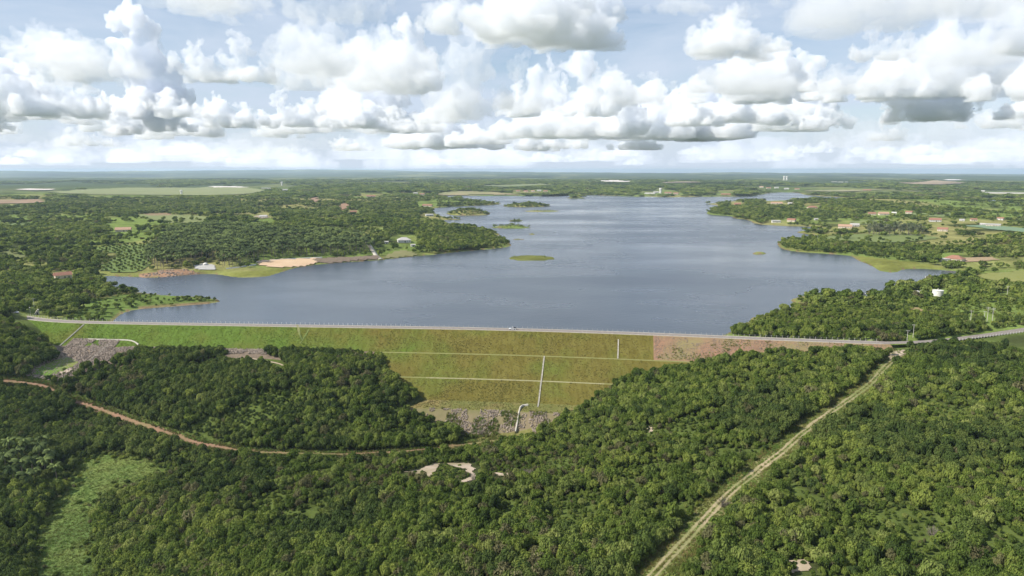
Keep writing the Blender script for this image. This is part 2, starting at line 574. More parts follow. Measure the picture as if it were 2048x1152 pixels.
# ------------------------------------------------------------------ survey of the shoreline, islands, dam crest
SHORE_PX = [(222, 646), (240, 628), (270, 618), (330, 614), (385, 609), (430, 606), (442, 602), (430, 598), (380, 593), (330, 591),
            (290, 587), (250, 580), (215, 571), (191, 556), (210, 551), (240, 552.5), (275, 554), (300, 556), (345, 553), (400, 547), (440, 549),
            (470, 555), (530, 554), (560, 545), (590, 535), (640, 528), (720, 522.5), (760, 520), (800, 515), (860, 510), (900, 505),
            (960, 500), (1010, 495), (1024, 491), (1015, 482), (990, 475), (1002, 467), (975, 462), (950, 457), (905, 453), (880, 447),
            (850, 443.5), (880, 440), (936, 439), (900, 437), (878, 431), (866, 424), (866, 415), (919, 412.5), (984, 410), (1006, 407), (987, 405),
            (940, 401), (905, 395.5), (870, 391), (950, 391), (1050, 391.5), (1110, 392.5), (1131, 391), (1180, 390), (1240, 391.5),
            (1290, 393), (1370, 394), (1400, 393), (1460, 393), (1508, 391.5), (1533, 386.5), (1545, 384.5), (1596, 384.5), (1610, 390),
            (1660, 393), (1694, 395), (1758, 398.5), (1758, 401), (1694, 400), (1625, 398.5), (1560, 401), (1514, 403), (1450, 402.5),
            (1437, 407), (1403, 407.5), (1440, 410), (1430, 416), (1408, 427), (1430, 430), (1460, 431), (1470, 437), (1500, 440), (1510, 448),
            (1560, 451.5), (1621, 453), (1650, 457), (1590, 463), (1602, 467), (1653, 472), (1600, 477), (1558, 482), (1555, 493), (1577, 502),
            (1647, 507), (1704, 511), (1710, 518), (1745, 532), (1757, 542), (1792, 546), (1805, 537), (1865, 538), (1894, 541), (1932, 543),
            (1919, 549), (1894, 559), (1852, 565), (1821, 575), (1767, 578), (1764, 591), (1716, 593), (1672, 594), (1621, 589), (1580, 599),
            (1587, 605), (1602, 608), (1577, 617), (1536, 628), (1504, 635), (1500, 642), (1478, 658), (1440, 673)]
CREST_Z = 6.0
CREST_PX = [(-120, 606), (-40, 617), (10, 626), (45, 634), (80, 639.5), (130, 643.3), (220, 646), (600, 652), (1000, 658), (1300, 668), (1500, 676.5),
            (1700, 684), (1770, 686), (1850, 684), (1905, 679), (1975, 670), (2048, 661), (2200, 643)]


def arr(pts, z=0.0):
    a = np.array(pts, float)
    return PX(a[:, 0], a[:, 1], z)


def chaikin(p, n=2, closed=True):
    for _ in range(n):
        q = []
        m = len(p)
        for i in range(m if closed else m - 1):
            a, b = p[i], p[(i + 1) % m]
            q += [0.75 * a + 0.25 * b, 0.25 * a + 0.75 * b]
        if not closed:
            q = [p[0]] + q + [p[-1]]
        p = np.array(q)
    return p


crest_raw = arr(CREST_PX, CREST_Z)
crest = chaikin(crest_raw, 2, False)
shore_raw = arr(SHORE_PX)
shore_land = chaikin(shore_raw, 1, False)
# closes along the dam, just behind the crest
c_sel = crest[(crest[:, 0] > shore_raw[0][0] + 2) & (crest[:, 0] < shore_raw[-1][0] - 2)]
SHORE = np.vstack([shore_land, (c_sel + np.array([0.4, 5.0]))[::-1]])


def blob(cx, cy, rx, ry_near, ry_far, n=18, seed=0, rag=0.12):
    rnd = random.Random(seed)
    pts = []
    for k in range(n):
        t = 2 * math.pi * k / n
        q = 1 + rnd.uniform(-rag, rag)
        ry = ry_near if math.sin(t) > 0 else ry_far
        pts.append((cx + rx * math.cos(t) * q, cy + ry * math.sin(t) * q))
    return chaikin(arr(pts), 1)


# (polygon, crest height)
ISLANDS = [(blob(936, 427.5, 46, 3.2, 4.0, seed=1), 9.0), (blob(1053, 412.0, 46, 2.0, 2.6, seed=2), 6.0),
           (blob(1083, 422.3, 36, 1.2, 1.2, seed=3), 1.2), (blob(1032, 441.8, 14, 1.2, 1.6, seed=4), 2.0),
           (blob(1022, 454.5, 38, 2.4, 2.6, seed=5), 3.2), (blob(1064, 468.6, 6, 0.8, 0.8, seed=6), 1.6),
           (blob(1036, 479.0, 15, 0.9, 0.9, seed=7), 0.5), (blob(1064, 516.0, 47, 6.0, 6.0, seed=8), 0.8),
           (blob(1518, 507.0, 15, 1.8, 1.8, seed=9), 1.6), (blob(1152, 395.5, 20, 1.4, 1.2, seed=10), 6.0)]
INLET = arr([(1905, 398.2), (1960, 398.8), (2048, 399.8), (2160, 401.5), (2160, 405.2), (2048, 403.4), (1960, 401.6), (1920, 400.2)])
FAR_INLET = arr([(1845, 385.0), (1900, 384.4), (2160, 383.8), (2160, 385.2), (1910, 386.2), (1860, 386.0)])


def water_dist(x, y):
    """> 0 on land (metres from the waterline), < 0 in the water"""
    x, y = np.asarray(x, float), np.asarray(y, float)
    d = dist_line(x, y, SHORE, True)
    w = inside(x, y, SHORE)
    sd = np.where(w, -d, d)
    for p in (INLET, FAR_INLET):
        d2 = dist_line(x, y, p, True)
        sd = np.minimum(sd, np.where(inside(x, y, p), -d2, d2))
    for p, h in ISLANDS:
        near = np.hypot(x - p[:, 0].mean(), y - p[:, 1].mean()) < 400
        if near.any():
            d3 = dist_line(x[near], y[near], p, True)
            s3 = np.where(inside(x[near], y[near], p), d3, -d3)
            sd[near] = np.maximum(sd[near], s3)
    return sd


# downstream relief from surveyed heights: (pixel x, pixel y, height)
CTRL = [(0, 640, 9), (60, 652, 6), (40, 690, 2), (100, 690, -4), (150, 690, -9), (200, 692, -9), (235, 688, -7), (90, 745, -12), (150, 738, -11),
        (0, 762, -14), (80, 772, -15), (170, 716, -9.8), (0, 800, -20), (0, 700, 0),
        (300, 703, -6), (500, 708, -6), (700, 703, -6), (790, 700, -7), (860, 742, -14), (920, 802, -23), (950, 870, -31),
        (300, 760, -13), (500, 760, -12), (700, 755, -11), (400, 810, -20), (600, 815, -20), (800, 810, -20), (300, 848, -26), (500, 885, -30), (700, 888, -31), (860, 892, -32),
        (150, 803, -23), (230, 830, -26), (370, 880, -30), (500, 905, -32), (700, 910, -32), (860, 905, -32), (1000, 888, -32),
        (1030, 866, -30.5), (945, 852, -30), (1130, 818, -24), (1000, 816, -23), (920, 797, -21.5), (1150, 800, -19.5), (1060, 800, -21.5),
        (100, 900, -34), (250, 930, -34), (120, 1050, -38), (120, 1150, -39), (0, 1000, -36), (0, 1150, -38), (0, 880, -30), (200, 990, -36),
        (870, 940, -21), (600, 955, -25), (400, 985, -30), (1000, 930, -22), (800, 1050, -20), (800, 1150, -21), (500, 1150, -29), (300, 1150, -36), (300, 1050, -34),
        (1100, 900, -23), (1200, 775, -15), (1285, 715, -5), (1300, 860, -12), (1400, 800, -6), (1500, 930, -5), (1700, 800, 0), (1800, 710, 3),
        (1700, 692, 2.5), (1500, 690, 0.5), (1400, 692, -1), (1310, 1150, -8), (1200, 1000, -14), (1000, 1100, -16), (1600, 1150, -4), (1900, 1150, -2),
        (1900, 900, 2), (2040, 800, 5), (2048, 680, 6), (1900, 692, 4.5)]
cp = [(*PX(a, b, z), z) for a, b, z in CTRL]
cp += [(0, 60, -24), (-200, 60, -42), (220, 60, -2), (-700, 250, 8), (-420, 300, -12), (-600, 430, 14), (500, 250, 12), (420, 420, 8), (700, 400, 12)]
for px, z in ((330, -8), (500, -8), (700, -9), (800, -13), (900, -22), (1000, -27), (1100, -27), (1200, -22), (1300, -10), (1420, -2)):
    for off, dz in ((0, 0), (-14, -1), (14, 0)):
        py = float(np.interp(px, [c[0] for c in CREST_PX], [c[1] for c in CREST_PX]))
        q = PX(px, py, CREST_Z)
        cp.append((q[0], q[1] + off, z + dz))
cp = np.array(cp)


def tps_kernel(r2):
    return r2 * np.log(r2 + 1e-9)


_S = 200.0
_A = cp[:, :2] / _S
_K = tps_kernel(((_A[:, None] - _A[None]) ** 2).sum(-1)) + np.eye(len(cp)) * 0.02
_P = np.hstack([np.ones((len(cp), 1)), _A])
_M = np.block([[_K, _P], [_P.T, np.zeros((3, 3))]])
_W = np.linalg.solve(_M, np.concatenate([cp[:, 2], np.zeros(3)]))


def relief_down(x, y):
    q = np.stack([x, y], -1) / _S
    out = np.empty(len(q))
    for i in range(0, len(q), 40000):
        s = q[i:i + 40000]
        k = tps_kernel(((s[:, None] - _A[None]) ** 2).sum(-1))
        out[i:i + 40000] = k @ _W[:-3] + _W[-3] + s @ _W[-2:]
    return np.clip(out, -46, 22)


RE = 6371000.0


def crest_y(x):
    return np.interp(x, crest[:, 0], crest[:, 1])


def height(x, y, sd=None):
    x, y = np.asarray(x, float), np.asarray(y, float)
    if sd is None:
        sd = water_dist(x, y)
    r = np.hypot(x, y)
    d = np.maximum(sd, 0)
    roll = (fbm(x, y, 420, 3, 3) - 0.42) * 26 * smooth(20, 260, d) * (0.6 + 0.4 * smooth(500, 2000, r))
    up = 1.1 * (1 - np.exp(-d / 5)) + 9.0 * (1 - np.exp(-d / 160)) + roll
    up = np.maximum(up, 0.35 + 0.5 * smooth(0, 12, d))
    for p, h in ISLANDS:
        ins = inside(x, y, p)
        if ins.any():
            dd = dist_line(x[ins], y[ins], p, True)
            m = max(6.0, dd.max()) if len(dd) else 6.0
            up[ins] = 0.3 + h * smooth(0, m * 0.75, dd)
    far = smooth(5500, 16000, r)
    up = up + far * (fbm(x, y, 6500, 21, 3) - 0.5) * 150 + smooth(14000, 26000, r) * (fbm(x, y, 9000, 33, 3) - 0.40) * (170 + 170 * smooth(3000, -3000, x))
    z = np.where(sd < 0, -np.minimum(-sd * 0.12 + 0.15, 6), up)
    w = smooth(-22, 6, crest_y(x) - y)
    nearx = (r < 1200) & (w > 0)
    if nearx.any():
        dn = relief_down(x[nearx], y[nearx])
        wi = w[nearx]
        # under the dam the lake bed simply falls towards the valley
        z[nearx] = np.where((sd[nearx] < 0), np.minimum(z[nearx], -1.0), z[nearx]) * (1 - wi) + dn * wi
    return z - r * r / (2 * RE)


XS = [(-3.5 - 26, -7.0), (-3.5, CREST_Z), (3.5, CREST_Z), (23.1, -3.8), (24.9, -3.95), (43.7, -12.7), (45.5, -12.85), (61.5, -20.2), (72.0, -21.6), (82.0, -31.0), (88.0, -33.0)]


def dam_z(q):
    return np.interp(q, [a for a, b in XS], [b for a, b in XS])


X_BERM = PX(785, 655, CREST_Z)[0]
DAM_X0, DAM_X1 = PX(42, 633, CREST_Z)[0], PX(1790, 686, CREST_Z)[0]


def height_fast_under_dam(x, y):
    """True where the embankment stands above natural ground"""
    r = np.zeros(x.shape, bool)
    s = (x > DAM_X0) & (x < DAM_X1) & (y > 250) & (y < 520)
    if s.any():
        q = dist_line(x[s], y[s], crest)
        r[s] = np.where(x[s] < X_BERM, q < 24.5, (dam_z(q) > relief_down(x[s], y[s]) - 0.8) & (q < 84))
    return r



def west_z(q):
    """west of the berms the face stands on a rocky toe that falls into the gully"""
    return np.interp(q, [-29.5, -3.5, 3.5, 23.1, 25.0, 42.0, 52.0, 61.0, 63.0], [-7, CREST_Z, CREST_Z, -3.85, -4.4, -11.0, -17.5, -24, -60])


def surface(x, y):
    """ground or embankment, whichever stands higher"""
    z = height(x, y)
    s = (x > DAM_X0) & (x < DAM_X1) & (y > 250) & (y < 520) & (crest_y(x) - y > -4)
    if s.any():
        q = dist_line(x[s], y[s], crest)
        z[s] = np.maximum(z[s], np.where(q < 87, np.where(x[s] < X_BERM, west_z(q), dam_z(q)), -99))
    return z


def ground(px, py):
    """point of the terrain seen at a pixel: (n,3); walks down the sight line to the first crossing"""
    px, py = np.atleast_1d(np.asarray(px, float)), np.atleast_1d(np.asarray(py, float))
    u, v = (px - 1024) / FPX, (py - 576) / FPX
    dx, dy, dz = u, CP - v * SP, -SP - v * CP
    lo, hi = np.full(px.shape, 90.0), np.full(px.shape, 12000.0)
    for rnd_ in range(3):
        k = 90 if rnd_ == 0 else 14
        t = lo[:, None] * (hi / lo)[:, None] ** np.linspace(0, 1, k)[None]
        X, Y, Z = dx[:, None] * t, dy[:, None] * t, CAM_Z + dz[:, None] * t
        below = (Z - surface(X.ravel(), Y.ravel()).reshape(Z.shape)) < 0
        below[:, -1] = True
        f = np.maximum(below.argmax(1), 1)
        r = np.arange(len(px))
        lo, hi = t[r, f - 1], t[r, f]
    t = (lo + hi) / 2
    return np.column_stack([dx * t, dy * t, surface(dx * t, dy * t)])


def gpoly(pts):
    a = np.array(pts, float)
    return ground(a[:, 0], a[:, 1])[:, :2]


print('survey', time.time() - T0)

# ------------------------------------------------------------------ land use polygons (fields, roads, clearings)
def hexcol(r, g, b):
    return (r, g, b)


FIELDS = [  # name, outline, colours, label-free setting
    ('field', [(95, 384), (160, 379.5), (300, 376.5), (440, 374.5), (510, 377.5), (535, 381), (500, 388), (400, 391.5), (200, 391), (120, 388)], (0.20, 0.21, 0.085), (0.155, 0.18, 0.07)),
    ('field', [(255, 430), (330, 429), (425, 435), (440, 440), (395, 447), (330, 447), (300, 440)], (0.17, 0.19, 0.06), (0.13, 0.155, 0.05)),
    ('bare_field', [(282, 429), (338, 427.5), (348, 431), (345, 433.5), (300, 433)], (0.24, 0.13, 0.08), (0.20, 0.11, 0.07)),
    ('field', [(-60, 449), (0, 447), (68, 446), (62, 456), (0, 463), (-60, 466)], (0.15, 0.19, 0.05), (0.10, 0.14, 0.04)),
    ('bare_field', [(-60, 401), (0, 400), (85, 399.5), (92, 405), (40, 408), (-60, 409)], (0.30, 0.19, 0.12), (0.17, 0.13, 0.07)),
    ('salt_pan', [(28, 379.8), (60, 378), (112, 378.6), (100, 380.8), (55, 381.2)], (0.58, 0.52, 0.47), (0.48, 0.42, 0.38)),
    ('salt_pan', [(410, 374.0), (440, 373.2), (495, 374.4), (490, 376), (450, 375.8)], (0.58, 0.54, 0.50), (0.50, 0.45, 0.41)),
    ('orchard_floor', [(175, 497), (240, 490), (300, 489), (312, 505), (300, 530), (280, 545), (215, 545), (190, 540), (235, 512)], (0.13, 0.175, 0.04), (0.085, 0.13, 0.03)),
    ('field', [(540, 471), (598, 465.5), (606, 470), (560, 477)], (0.19, 0.20, 0.07), (0.15, 0.17, 0.06)),
    ('field', [(0, 505), (30, 500), (55, 511), (50, 516), (0, 520)], (0.17, 0.17, 0.055), (0.11, 0.13, 0.04)),
    ('field', [(1945, 551), (1990, 545), (2048, 541), (2140, 536), (2140, 566), (2048, 566), (1990, 563)], (0.20, 0.20, 0.055), (0.16, 0.175, 0.045)),
    ('field', [(1630, 475), (1720, 468), (1850, 470), (1880, 478), (1800, 487), (1680, 486), (1625, 484)], (0.15, 0.18, 0.05), (0.11, 0.145, 0.04)),
    ('field', [(1690, 444), (1740, 440), (1800, 443), (1790, 450), (1720, 450)], (0.16, 0.19, 0.055), (0.12, 0.15, 0.045)),
    ('field', [(1820, 428), (1880, 425.5), (1930, 430), (1880, 435), (1830, 434)], (0.15, 0.19, 0.06), (0.12, 0.155, 0.05)),
    ('vegetable_field', [(1925, 452), (1985, 451), (2060, 459), (2140, 464), (2140, 470), (2048, 466), (1970, 458)], (0.13, 0.21, 0.13), (0.15, 0.20, 0.11)),
    ('field', [(1790, 366), (1840, 364), (1905, 364), (1935, 368), (1890, 370), (1830, 369)], (0.32, 0.24, 0.16), (0.25, 0.19, 0.12)),
    ('salt_pan', [(1884, 361), (1905, 359.8), (1935, 361), (1920, 362.2)], (0.62, 0.60, 0.57), (0.5, 0.48, 0.46)),
    ('salt_pan', [(1198, 362), (1225, 360.8), (1262, 362.5), (1255, 364.8), (1215, 364.2)], (0.60, 0.55, 0.50), (0.5, 0.45, 0.40)),
    ('field', [(1320, 365), (1400, 364), (1402, 366), (1330, 367)], (0.26, 0.21, 0.13), (0.2, 0.17, 0.11)),
    ('field', [(950, 371), (1080, 367.5), (1110, 370.5), (1000, 374.5)], (0.17, 0.19, 0.08), (0.13, 0.16, 0.065)),
    ('shore_meadow', [(872, 390.4), (878, 385.5), (930, 382.5), (990, 385), (1050, 390.2), (960, 390.4)], (0.27, 0.22, 0.12), (0.17, 0.18, 0.07)),
    ('shore_meadow', [(1600, 382), (1720, 381), (1850, 382.6), (1850, 384), (1700, 384), (1610, 383.8)], (0.25, 0.23, 0.13), (0.2, 0.2, 0.1)),
    ('bare_ground', [(622, 397), (634, 394), (638, 402), (630, 406)], (0.28, 0.17, 0.11), (0.2, 0.14, 0.08)),
    ('bare_ground', [(680, 412), (690, 405), (697, 412), (690, 420), (680, 420)], (0.28, 0.16, 0.10), (0.2, 0.14, 0.08)),
    ('bare_ground', [(318, 480), (330, 478), (340, 492), (335, 496), (322, 492)], (0.34, 0.23, 0.15), (0.28, 0.19, 0.12)),
    ('bare_ground', [(505, 434), (530, 429), (545, 436), (520, 439)], (0.33, 0.27, 0.19), (0.25, 0.20, 0.13)),
    ('bare_ground', [(1912, 517), (1985, 514), (1998, 521), (1930, 526)], (0.33, 0.23, 0.14), (0.25, 0.19, 0.11)),
    ('bare_ground', [(1682, 455), (1712, 446), (1720, 452), (1700, 457)], (0.36, 0.29, 0.20), (0.26, 0.22, 0.14)),
    ('bare_ground', [(1820, 620), (1835, 615), (1848, 620), (1835, 628)], (0.26, 0.19, 0.09), (0.2, 0.16, 0.07)),
    ('mud_flat', [(760, 519), (790, 503), (812, 500), (840, 510), (800, 517)], (0.19, 0.17, 0.075), (0.14, 0.15, 0.05)),
]
FIELD_POLYS = [gpoly(f[1]) for f in FIELDS]

BEACH = gpoly([(512, 522), (570, 518), (640, 516), (640, 527.6), (590, 535.0), (545, 537), (518, 531)])
RUBBLE = gpoly([(622, 518), (690, 514.5), (755, 512), (762, 520), (720, 522.7), (640, 528.5)])
RUBBLE2 = gpoly([(280, 549), (330, 540), (372, 539), (400, 545), (395, 549), (345, 555), (290, 557), (275, 554)])
TONGUE = gpoly([(180, 604), (240, 590), (300, 588), (380, 592), (442, 602), (330, 614), (240, 628), (222, 644), (120, 642)])
REEDS = gpoly([(430, 548), (470, 544), (540, 540), (572, 538), (560, 546), (530, 555), (470, 556)])
PAVED = gpoly([(384, 537), (400, 528), (428, 529), (431, 541), (400, 542)])
REED_R = gpoly([(1704, 511), (1790, 520), (1850, 528), (1890, 536), (1865, 537), (1805, 535.5), (1792, 545), (1757, 541), (1745, 531)])

# buildings seen: pixel of the wall foot, width in pixels, kind, wall, roof, label
BUILDINGS = [
    (126, 556, 24, 'gable', 'plaster', 'tile', 'small red roofed house among trees on the near west shore'),
    (247, 463, 24, 'gable', 'plaster', 'tile_pale', 'long low house with weathered tile roof between the orchards'),
    (527, 436, 13, 'gable', 'white', 'metal_roof', 'pale roofed farm house beside a bare yard'),
    (490, 455, 15, 'shed', 'white', 'metal_roof', 'low white shed behind the palm grove'),
    (532, 377.5, 17, 'shed', 'plaster', 'metal_roof', 'long pale shed at the right tip of the big far field'),
    (564, 371, 3.5, 'tower', 'white', None, 'slim white water tower right of the big far field'),
    (570, 381, 9, 'gable', 'white', 'metal_roof', 'white farm building below the slim white water tower'),
    (363, 389, 4, 'tower', 'white', None, 'small white silo standing in the big pale field'),
    (719, 481, 18, 'gable', 'plaster', 'tile', 'orange roofed house at the head of the boat ramp'),
    (808, 484, 25, 'hip', 'white', 'metal_roof', 'large pale hip roofed pavilion on the lawn right of the boat ramp'),
    (773, 487, 7, 'gable', 'white', 'metal_roof', 'tiny white hut between boat ramp and pavilion'),
    (826, 493, 8, 'gable', 'white', 'metal_roof', 'tiny white hut on the shore below the pavilion'),
    (855, 413, 19, 'gable', 'plaster', 'tile', 'long orange roofed lake house by the narrow inlet'),
    (831, 388, 8, 'gable', 'white', 'metal_roof', 'left white house of the hilltop pair by the far inlet'),
    (844, 390, 10, 'gable', 'white', 'tile', 'right house of the hilltop pair, with red roof'),
    (859, 432, 15, 'shed', 'white', 'metal_roof', 'white flat roofed boathouse at the sandy spit'),
    (742, 394, 17, 'gable', 'plaster', 'tile', 'reddish roofed farm house on the wooded west bank'),
    (707, 426, 11, 'gable', 'ochre', 'tile', 'ochre house in the woods above the palm grove'),
    (411, 531, 8, 'dome', 'white', None, 'small white round hut on the paved landing'),
    (1321, 386.5, 5, 'tower', 'white', None, 'white church tower above the far lakeside village'),
    (1300, 387.5, 20, 'shed', 'white', 'metal_roof', 'long low white building left of the church tower'),
    (1312, 386, 10, 'gable', 'white', 'metal_roof', 'white church hall at the foot of the church tower'),
    (1336, 387, 13, 'gable', 'plaster', 'tile', 'long house right of the church tower'),
    (1352, 388.3, 9, 'gable', 'plaster', 'tile', 'last house of the church village, towards the right'),
    (1036, 383, 7, 'gable', 'plaster', 'tile', 'leftmost house of the far shore hamlet'),
    (1052, 384, 8, 'gable', 'plaster', 'tile', 'second house from the left in the far shore hamlet'),
    (1066, 383.5, 7, 'gable', 'white', 'tile_pale', 'middle house of the far shore hamlet'),
    (1078, 382.5, 8, 'gable', 'white', 'metal_roof', 'bright white house in the far shore hamlet'),
    (1091, 383.5, 8, 'gable', 'plaster', 'tile', 'rightmost house of the far shore hamlet'),
    (1452, 390, 18, 'gable', 'ochre', 'tile', 'ochre lake house on the headland of the far village'),
    (1523, 375, 7, 'gable', 'white', 'tile_pale', 'leftmost white house of the far right village'),
    (1537, 377, 8, 'gable', 'plaster', 'tile', 'red roofed house in the far right village'),
    (1553, 376.5, 7, 'gable', 'white', 'metal_roof', 'second white house of the far right village'),
    (1573, 378.5, 8, 'gable', 'white', 'metal_roof', 'white house of the far right village nearest the water'),
    (1594, 379, 8, 'gable', 'plaster', 'tile', 'rightmost house of the far right village'),
    (1568, 360, 3.5, 'tower', 'white', None, 'left one of two tall white towers near the horizon'),
    (1573.5, 360, 3.5, 'tower', 'white', None, 'right one of two tall white towers near the horizon'),
    (1668, 364, 9, 'shed', 'white', 'metal_roof', 'left one of the white sheds in a row on the far plain'),
    (1681, 364.5, 9, 'shed', 'white', 'metal_roof', 'middle one of the white sheds in a row on the far plain'),
    (1693, 364.5, 5, 'shed', 'white', 'metal_roof', 'right one of the white sheds in a row on the far plain'),
    (1734, 381.5, 13, 'gable', 'ochre', 'tile', 'orange house alone on the far right meadow'),
    (1966, 383, 5, 'gable', 'white', 'metal_roof', 'tiny white house above the long greenhouse'),
    (2012, 387, 56, 'shed', 'white', 'metal_roof', 'very long low white greenhouse at the far right'),
    (1475, 410, 11, 'gable', 'ochre', 'tile', 'red roofed house at the tip of the right bank'),
    (1553, 408, 20, 'gable', 'plaster', 'tile_pale', 'tan house on the ridge of the right bank'),
    (1580, 408.5, 7, 'gable', 'white', 'metal_roof', 'small white house on the ridge of the right bank'),
    (1625, 417, 17, 'hip', 'plaster', 'tile', 'pale house with orange hip roof in the right bank woods'),
    (1583, 443, 14, 'gable', 'plaster', 'tile', 'red roofed house near the shore meadow of the right bank'),
    (1552, 445, 15, 'shed', 'white', 'metal_roof', 'white boat shelter on the shore meadow of the right bank'),
    (1632, 440, 6, 'gable', 'white', 'metal_roof', 'tiny white house right of the shore meadow'),
    (1744, 430, 12, 'gable', 'plaster', 'tile', 'tan roofed house left of the twin pale houses'),
    (1767, 430, 16, 'gable', 'plaster', 'tile_pale', 'long pale roofed house in the middle of the hillside group'),
    (1788, 428, 7, 'gable', 'white', None, 'small bright white house ending the hillside group'),
    (1818, 427, 10, 'gable', 'plaster', 'tile', 'reddish roofed house left of the bright hillside field'),
    (1690, 456, 22, 'gable', 'plaster', 'tile_pale', 'tan farm house beside a bare yard near the shore'),
    (1709, 453, 14, 'gable', 'white', 'metal_roof', 'pale barn directly behind the tan farm house'),
    (1870, 443, 17, 'gable', 'white', 'tile', 'white house with long red roof below the hillside field'),
    (1885, 462, 15, 'gable', 'plaster', 'tile', 'tan house with red roof at the right of the slender trees'),
    (1806, 461, 5, 'gable', 'white', 'metal_roof', 'tiny white hut among the slender trees'),
    (2001, 440, 9, 'gable', 'white', 'tile', 'white house with red roof above the turquoise field'),
    (1986, 453, 20, 'shed', 'plaster', 'metal_roof', 'long pale shed at the back of the turquoise field'),
    (1966, 451, 8, 'gable', 'white', 'metal_roof', 'small white house at the left corner of the turquoise field'),
    (1924, 442, 7, 'gable', 'white', 'metal_roof', 'left one of two small white houses under the far right trees'),
    (1947, 442, 9, 'gable', 'plaster', 'tile', 'small tan house right of a small white one under the far right trees'),
    (1909, 522, 27, 'hip', 'plaster', 'tile', 'tan house with orange hip roof behind the near meadow'),
    (1889, 523, 14, 'shed', 'white', 'metal_roof', 'low white outbuilding left of the orange hip roofed house'),
    (1875, 593, 17, 'tank', 'white', None, 'round white water tank with flat lid on the near green slope'),
    (1833, 589, 11, 'dome', 'white', None, 'small white domed hut left of the round water tank'),
    (1846, 587, 6, 'shed', 'white', 'metal_roof', 'tiny white flat hut between domed hut and water tank'),
    (73, 629, 9, 'hutment', 'concrete', None, 'grey slanting concrete block beside the west end of the dam road'),
]
HOUSE_BOXES = [(b[0], b[1], b[2] * 0.9 + 2, {'tower': b[2] * 1.9, 'tank': b[2] * .8, 'hip': b[2] * .55, 'shed': min(b[2] * .3, 6), 'dome': b[2] * .7}.get(b[3], b[2] * 0.5)) for b in BUILDINGS] + [
    (1974, 643, 3, 16), (1984, 644, 3, 16), (1968, 641, 2, 10), (1941, 641, 3, 12), (1826, 674, 3, 15), (1814, 681, 3, 12), (2014, 591, 3, 12), (69, 620, 3, 16), (61, 630, 3, 12), (1727, 589, 7, 5)]
CLEARING = gpoly([(155, 930), (205, 903), (300, 918), (360, 940), (300, 962), (225, 985), (195, 1020), (200, 1080), (200, 1200), (60, 1200), (72, 1060), (100, 1010), (130, 975)])
TERRACE = gpoly([(62, 745), (100, 728), (140, 712), (160, 722), (150, 735), (120, 748), (80, 758)])
TOE_FLAT = gpoly([(925, 795), (1000, 800), (1165, 800), (1140, 822), (1080, 868), (1030, 885), (960, 890), (945, 850)])
RIP_TOE = gpoly([(935, 822), (985, 828), (1040, 822), (1120, 815), (1138, 822), (1085, 858), (1010, 868), (955, 858)])
RIP_LEFT = gpoly([(108, 690), (150, 685), (200, 689), (225, 683), (268, 682), (278, 692), (250, 700), (200, 722), (168, 728), (150, 708), (112, 702)])
RIP_BAND = gpoly([(278, 690), (400, 690.5), (560, 692), (690, 694), (690, 700), (560, 701), (400, 700), (284, 698)])
SAND_POLYS = [gpoly(p) for p in (
    [(440, 709), (475, 704), (523, 703), (522, 712), (500, 716), (470, 717), (445, 715)],
    [(803, 945), (840, 940), (872, 926), (884, 930), (868, 948), (855, 957), (838, 948)],
    [(884, 927), (940, 926), (950, 945), (954, 957), (925, 968), (920, 963), (942, 953), (925, 938), (905, 932)],
    [(985, 944), (1002, 946), (1024, 947), (1020, 953), (1000, 953)],
    [(1292, 856), (1300, 851), (1310, 862), (1300, 867)],
    [(1570, 1122), (1622, 1118), (1616, 1142), (1580, 1148)],
    [(118, 746), (140, 737), (148, 740), (128, 752)],
    [(1776, 707), (1800, 699), (1815, 702), (1802, 712), (1780, 722)],
)]
ROADS = {  # pixel centre lines, width in metres
    'dirt_road': ([(-60, 752), (0, 760), (50, 766), (90, 772), (120, 790), (150, 803), (190, 815), (230, 830), (290, 852), (340, 868), (400, 888), (450, 897), (500, 904),
                   (560, 907), (640, 909), (720, 908), (800, 905), (860, 898), (930, 889), (1000, 880)], 4.2),
    'dirt_track': ([(1812, 704), (1775, 728), (1745, 765), (1715, 788), (1665, 822), (1610, 862), (1570, 900), (1510, 945), (1455, 990), (1400, 1050), (1350, 1105), (1305, 1152), (1255, 1205), (1200, 1290)], 3.4),
    'footpath': ([(500, 716), (530, 722), (560, 727), (580, 740)], 1.2),
}
road_lines = {k: chaikin(gpoly(v[0]), 2, False) for k, v in ROADS.items()}


def no_tree(x, y):
    """keep-out for trees: 1 = bare"""
    k = np.zeros(x.shape, bool)
    for p in [BEACH, RUBBLE, RUBBLE2, PAVED, CLEARING, TERRACE, TOE_FLAT, RIP_LEFT] + SAND_POLYS:
        k |= inside(x, y, p)
    for n, (pts, w) in ROADS.items():
        mar = {'dirt_road': 1.3, 'dirt_track': 4.0, 'footpath': 1.5}[n]
        k |= dist_line(x, y, road_lines[n]) < w / 2 + mar * (0.55 + 0.9 * fbm(x, y, 14, 71, 2))
    # dam and crest road
    near = (y > 250) & (y < 560)
    dd = dist_line(x, y, crest)
    side = crest_y(x) - y
    k |= near & (dd < 6.5)
    k |= near & (side > 0) & (dd < 84) & (height_fast_under_dam(x, y))
    return k


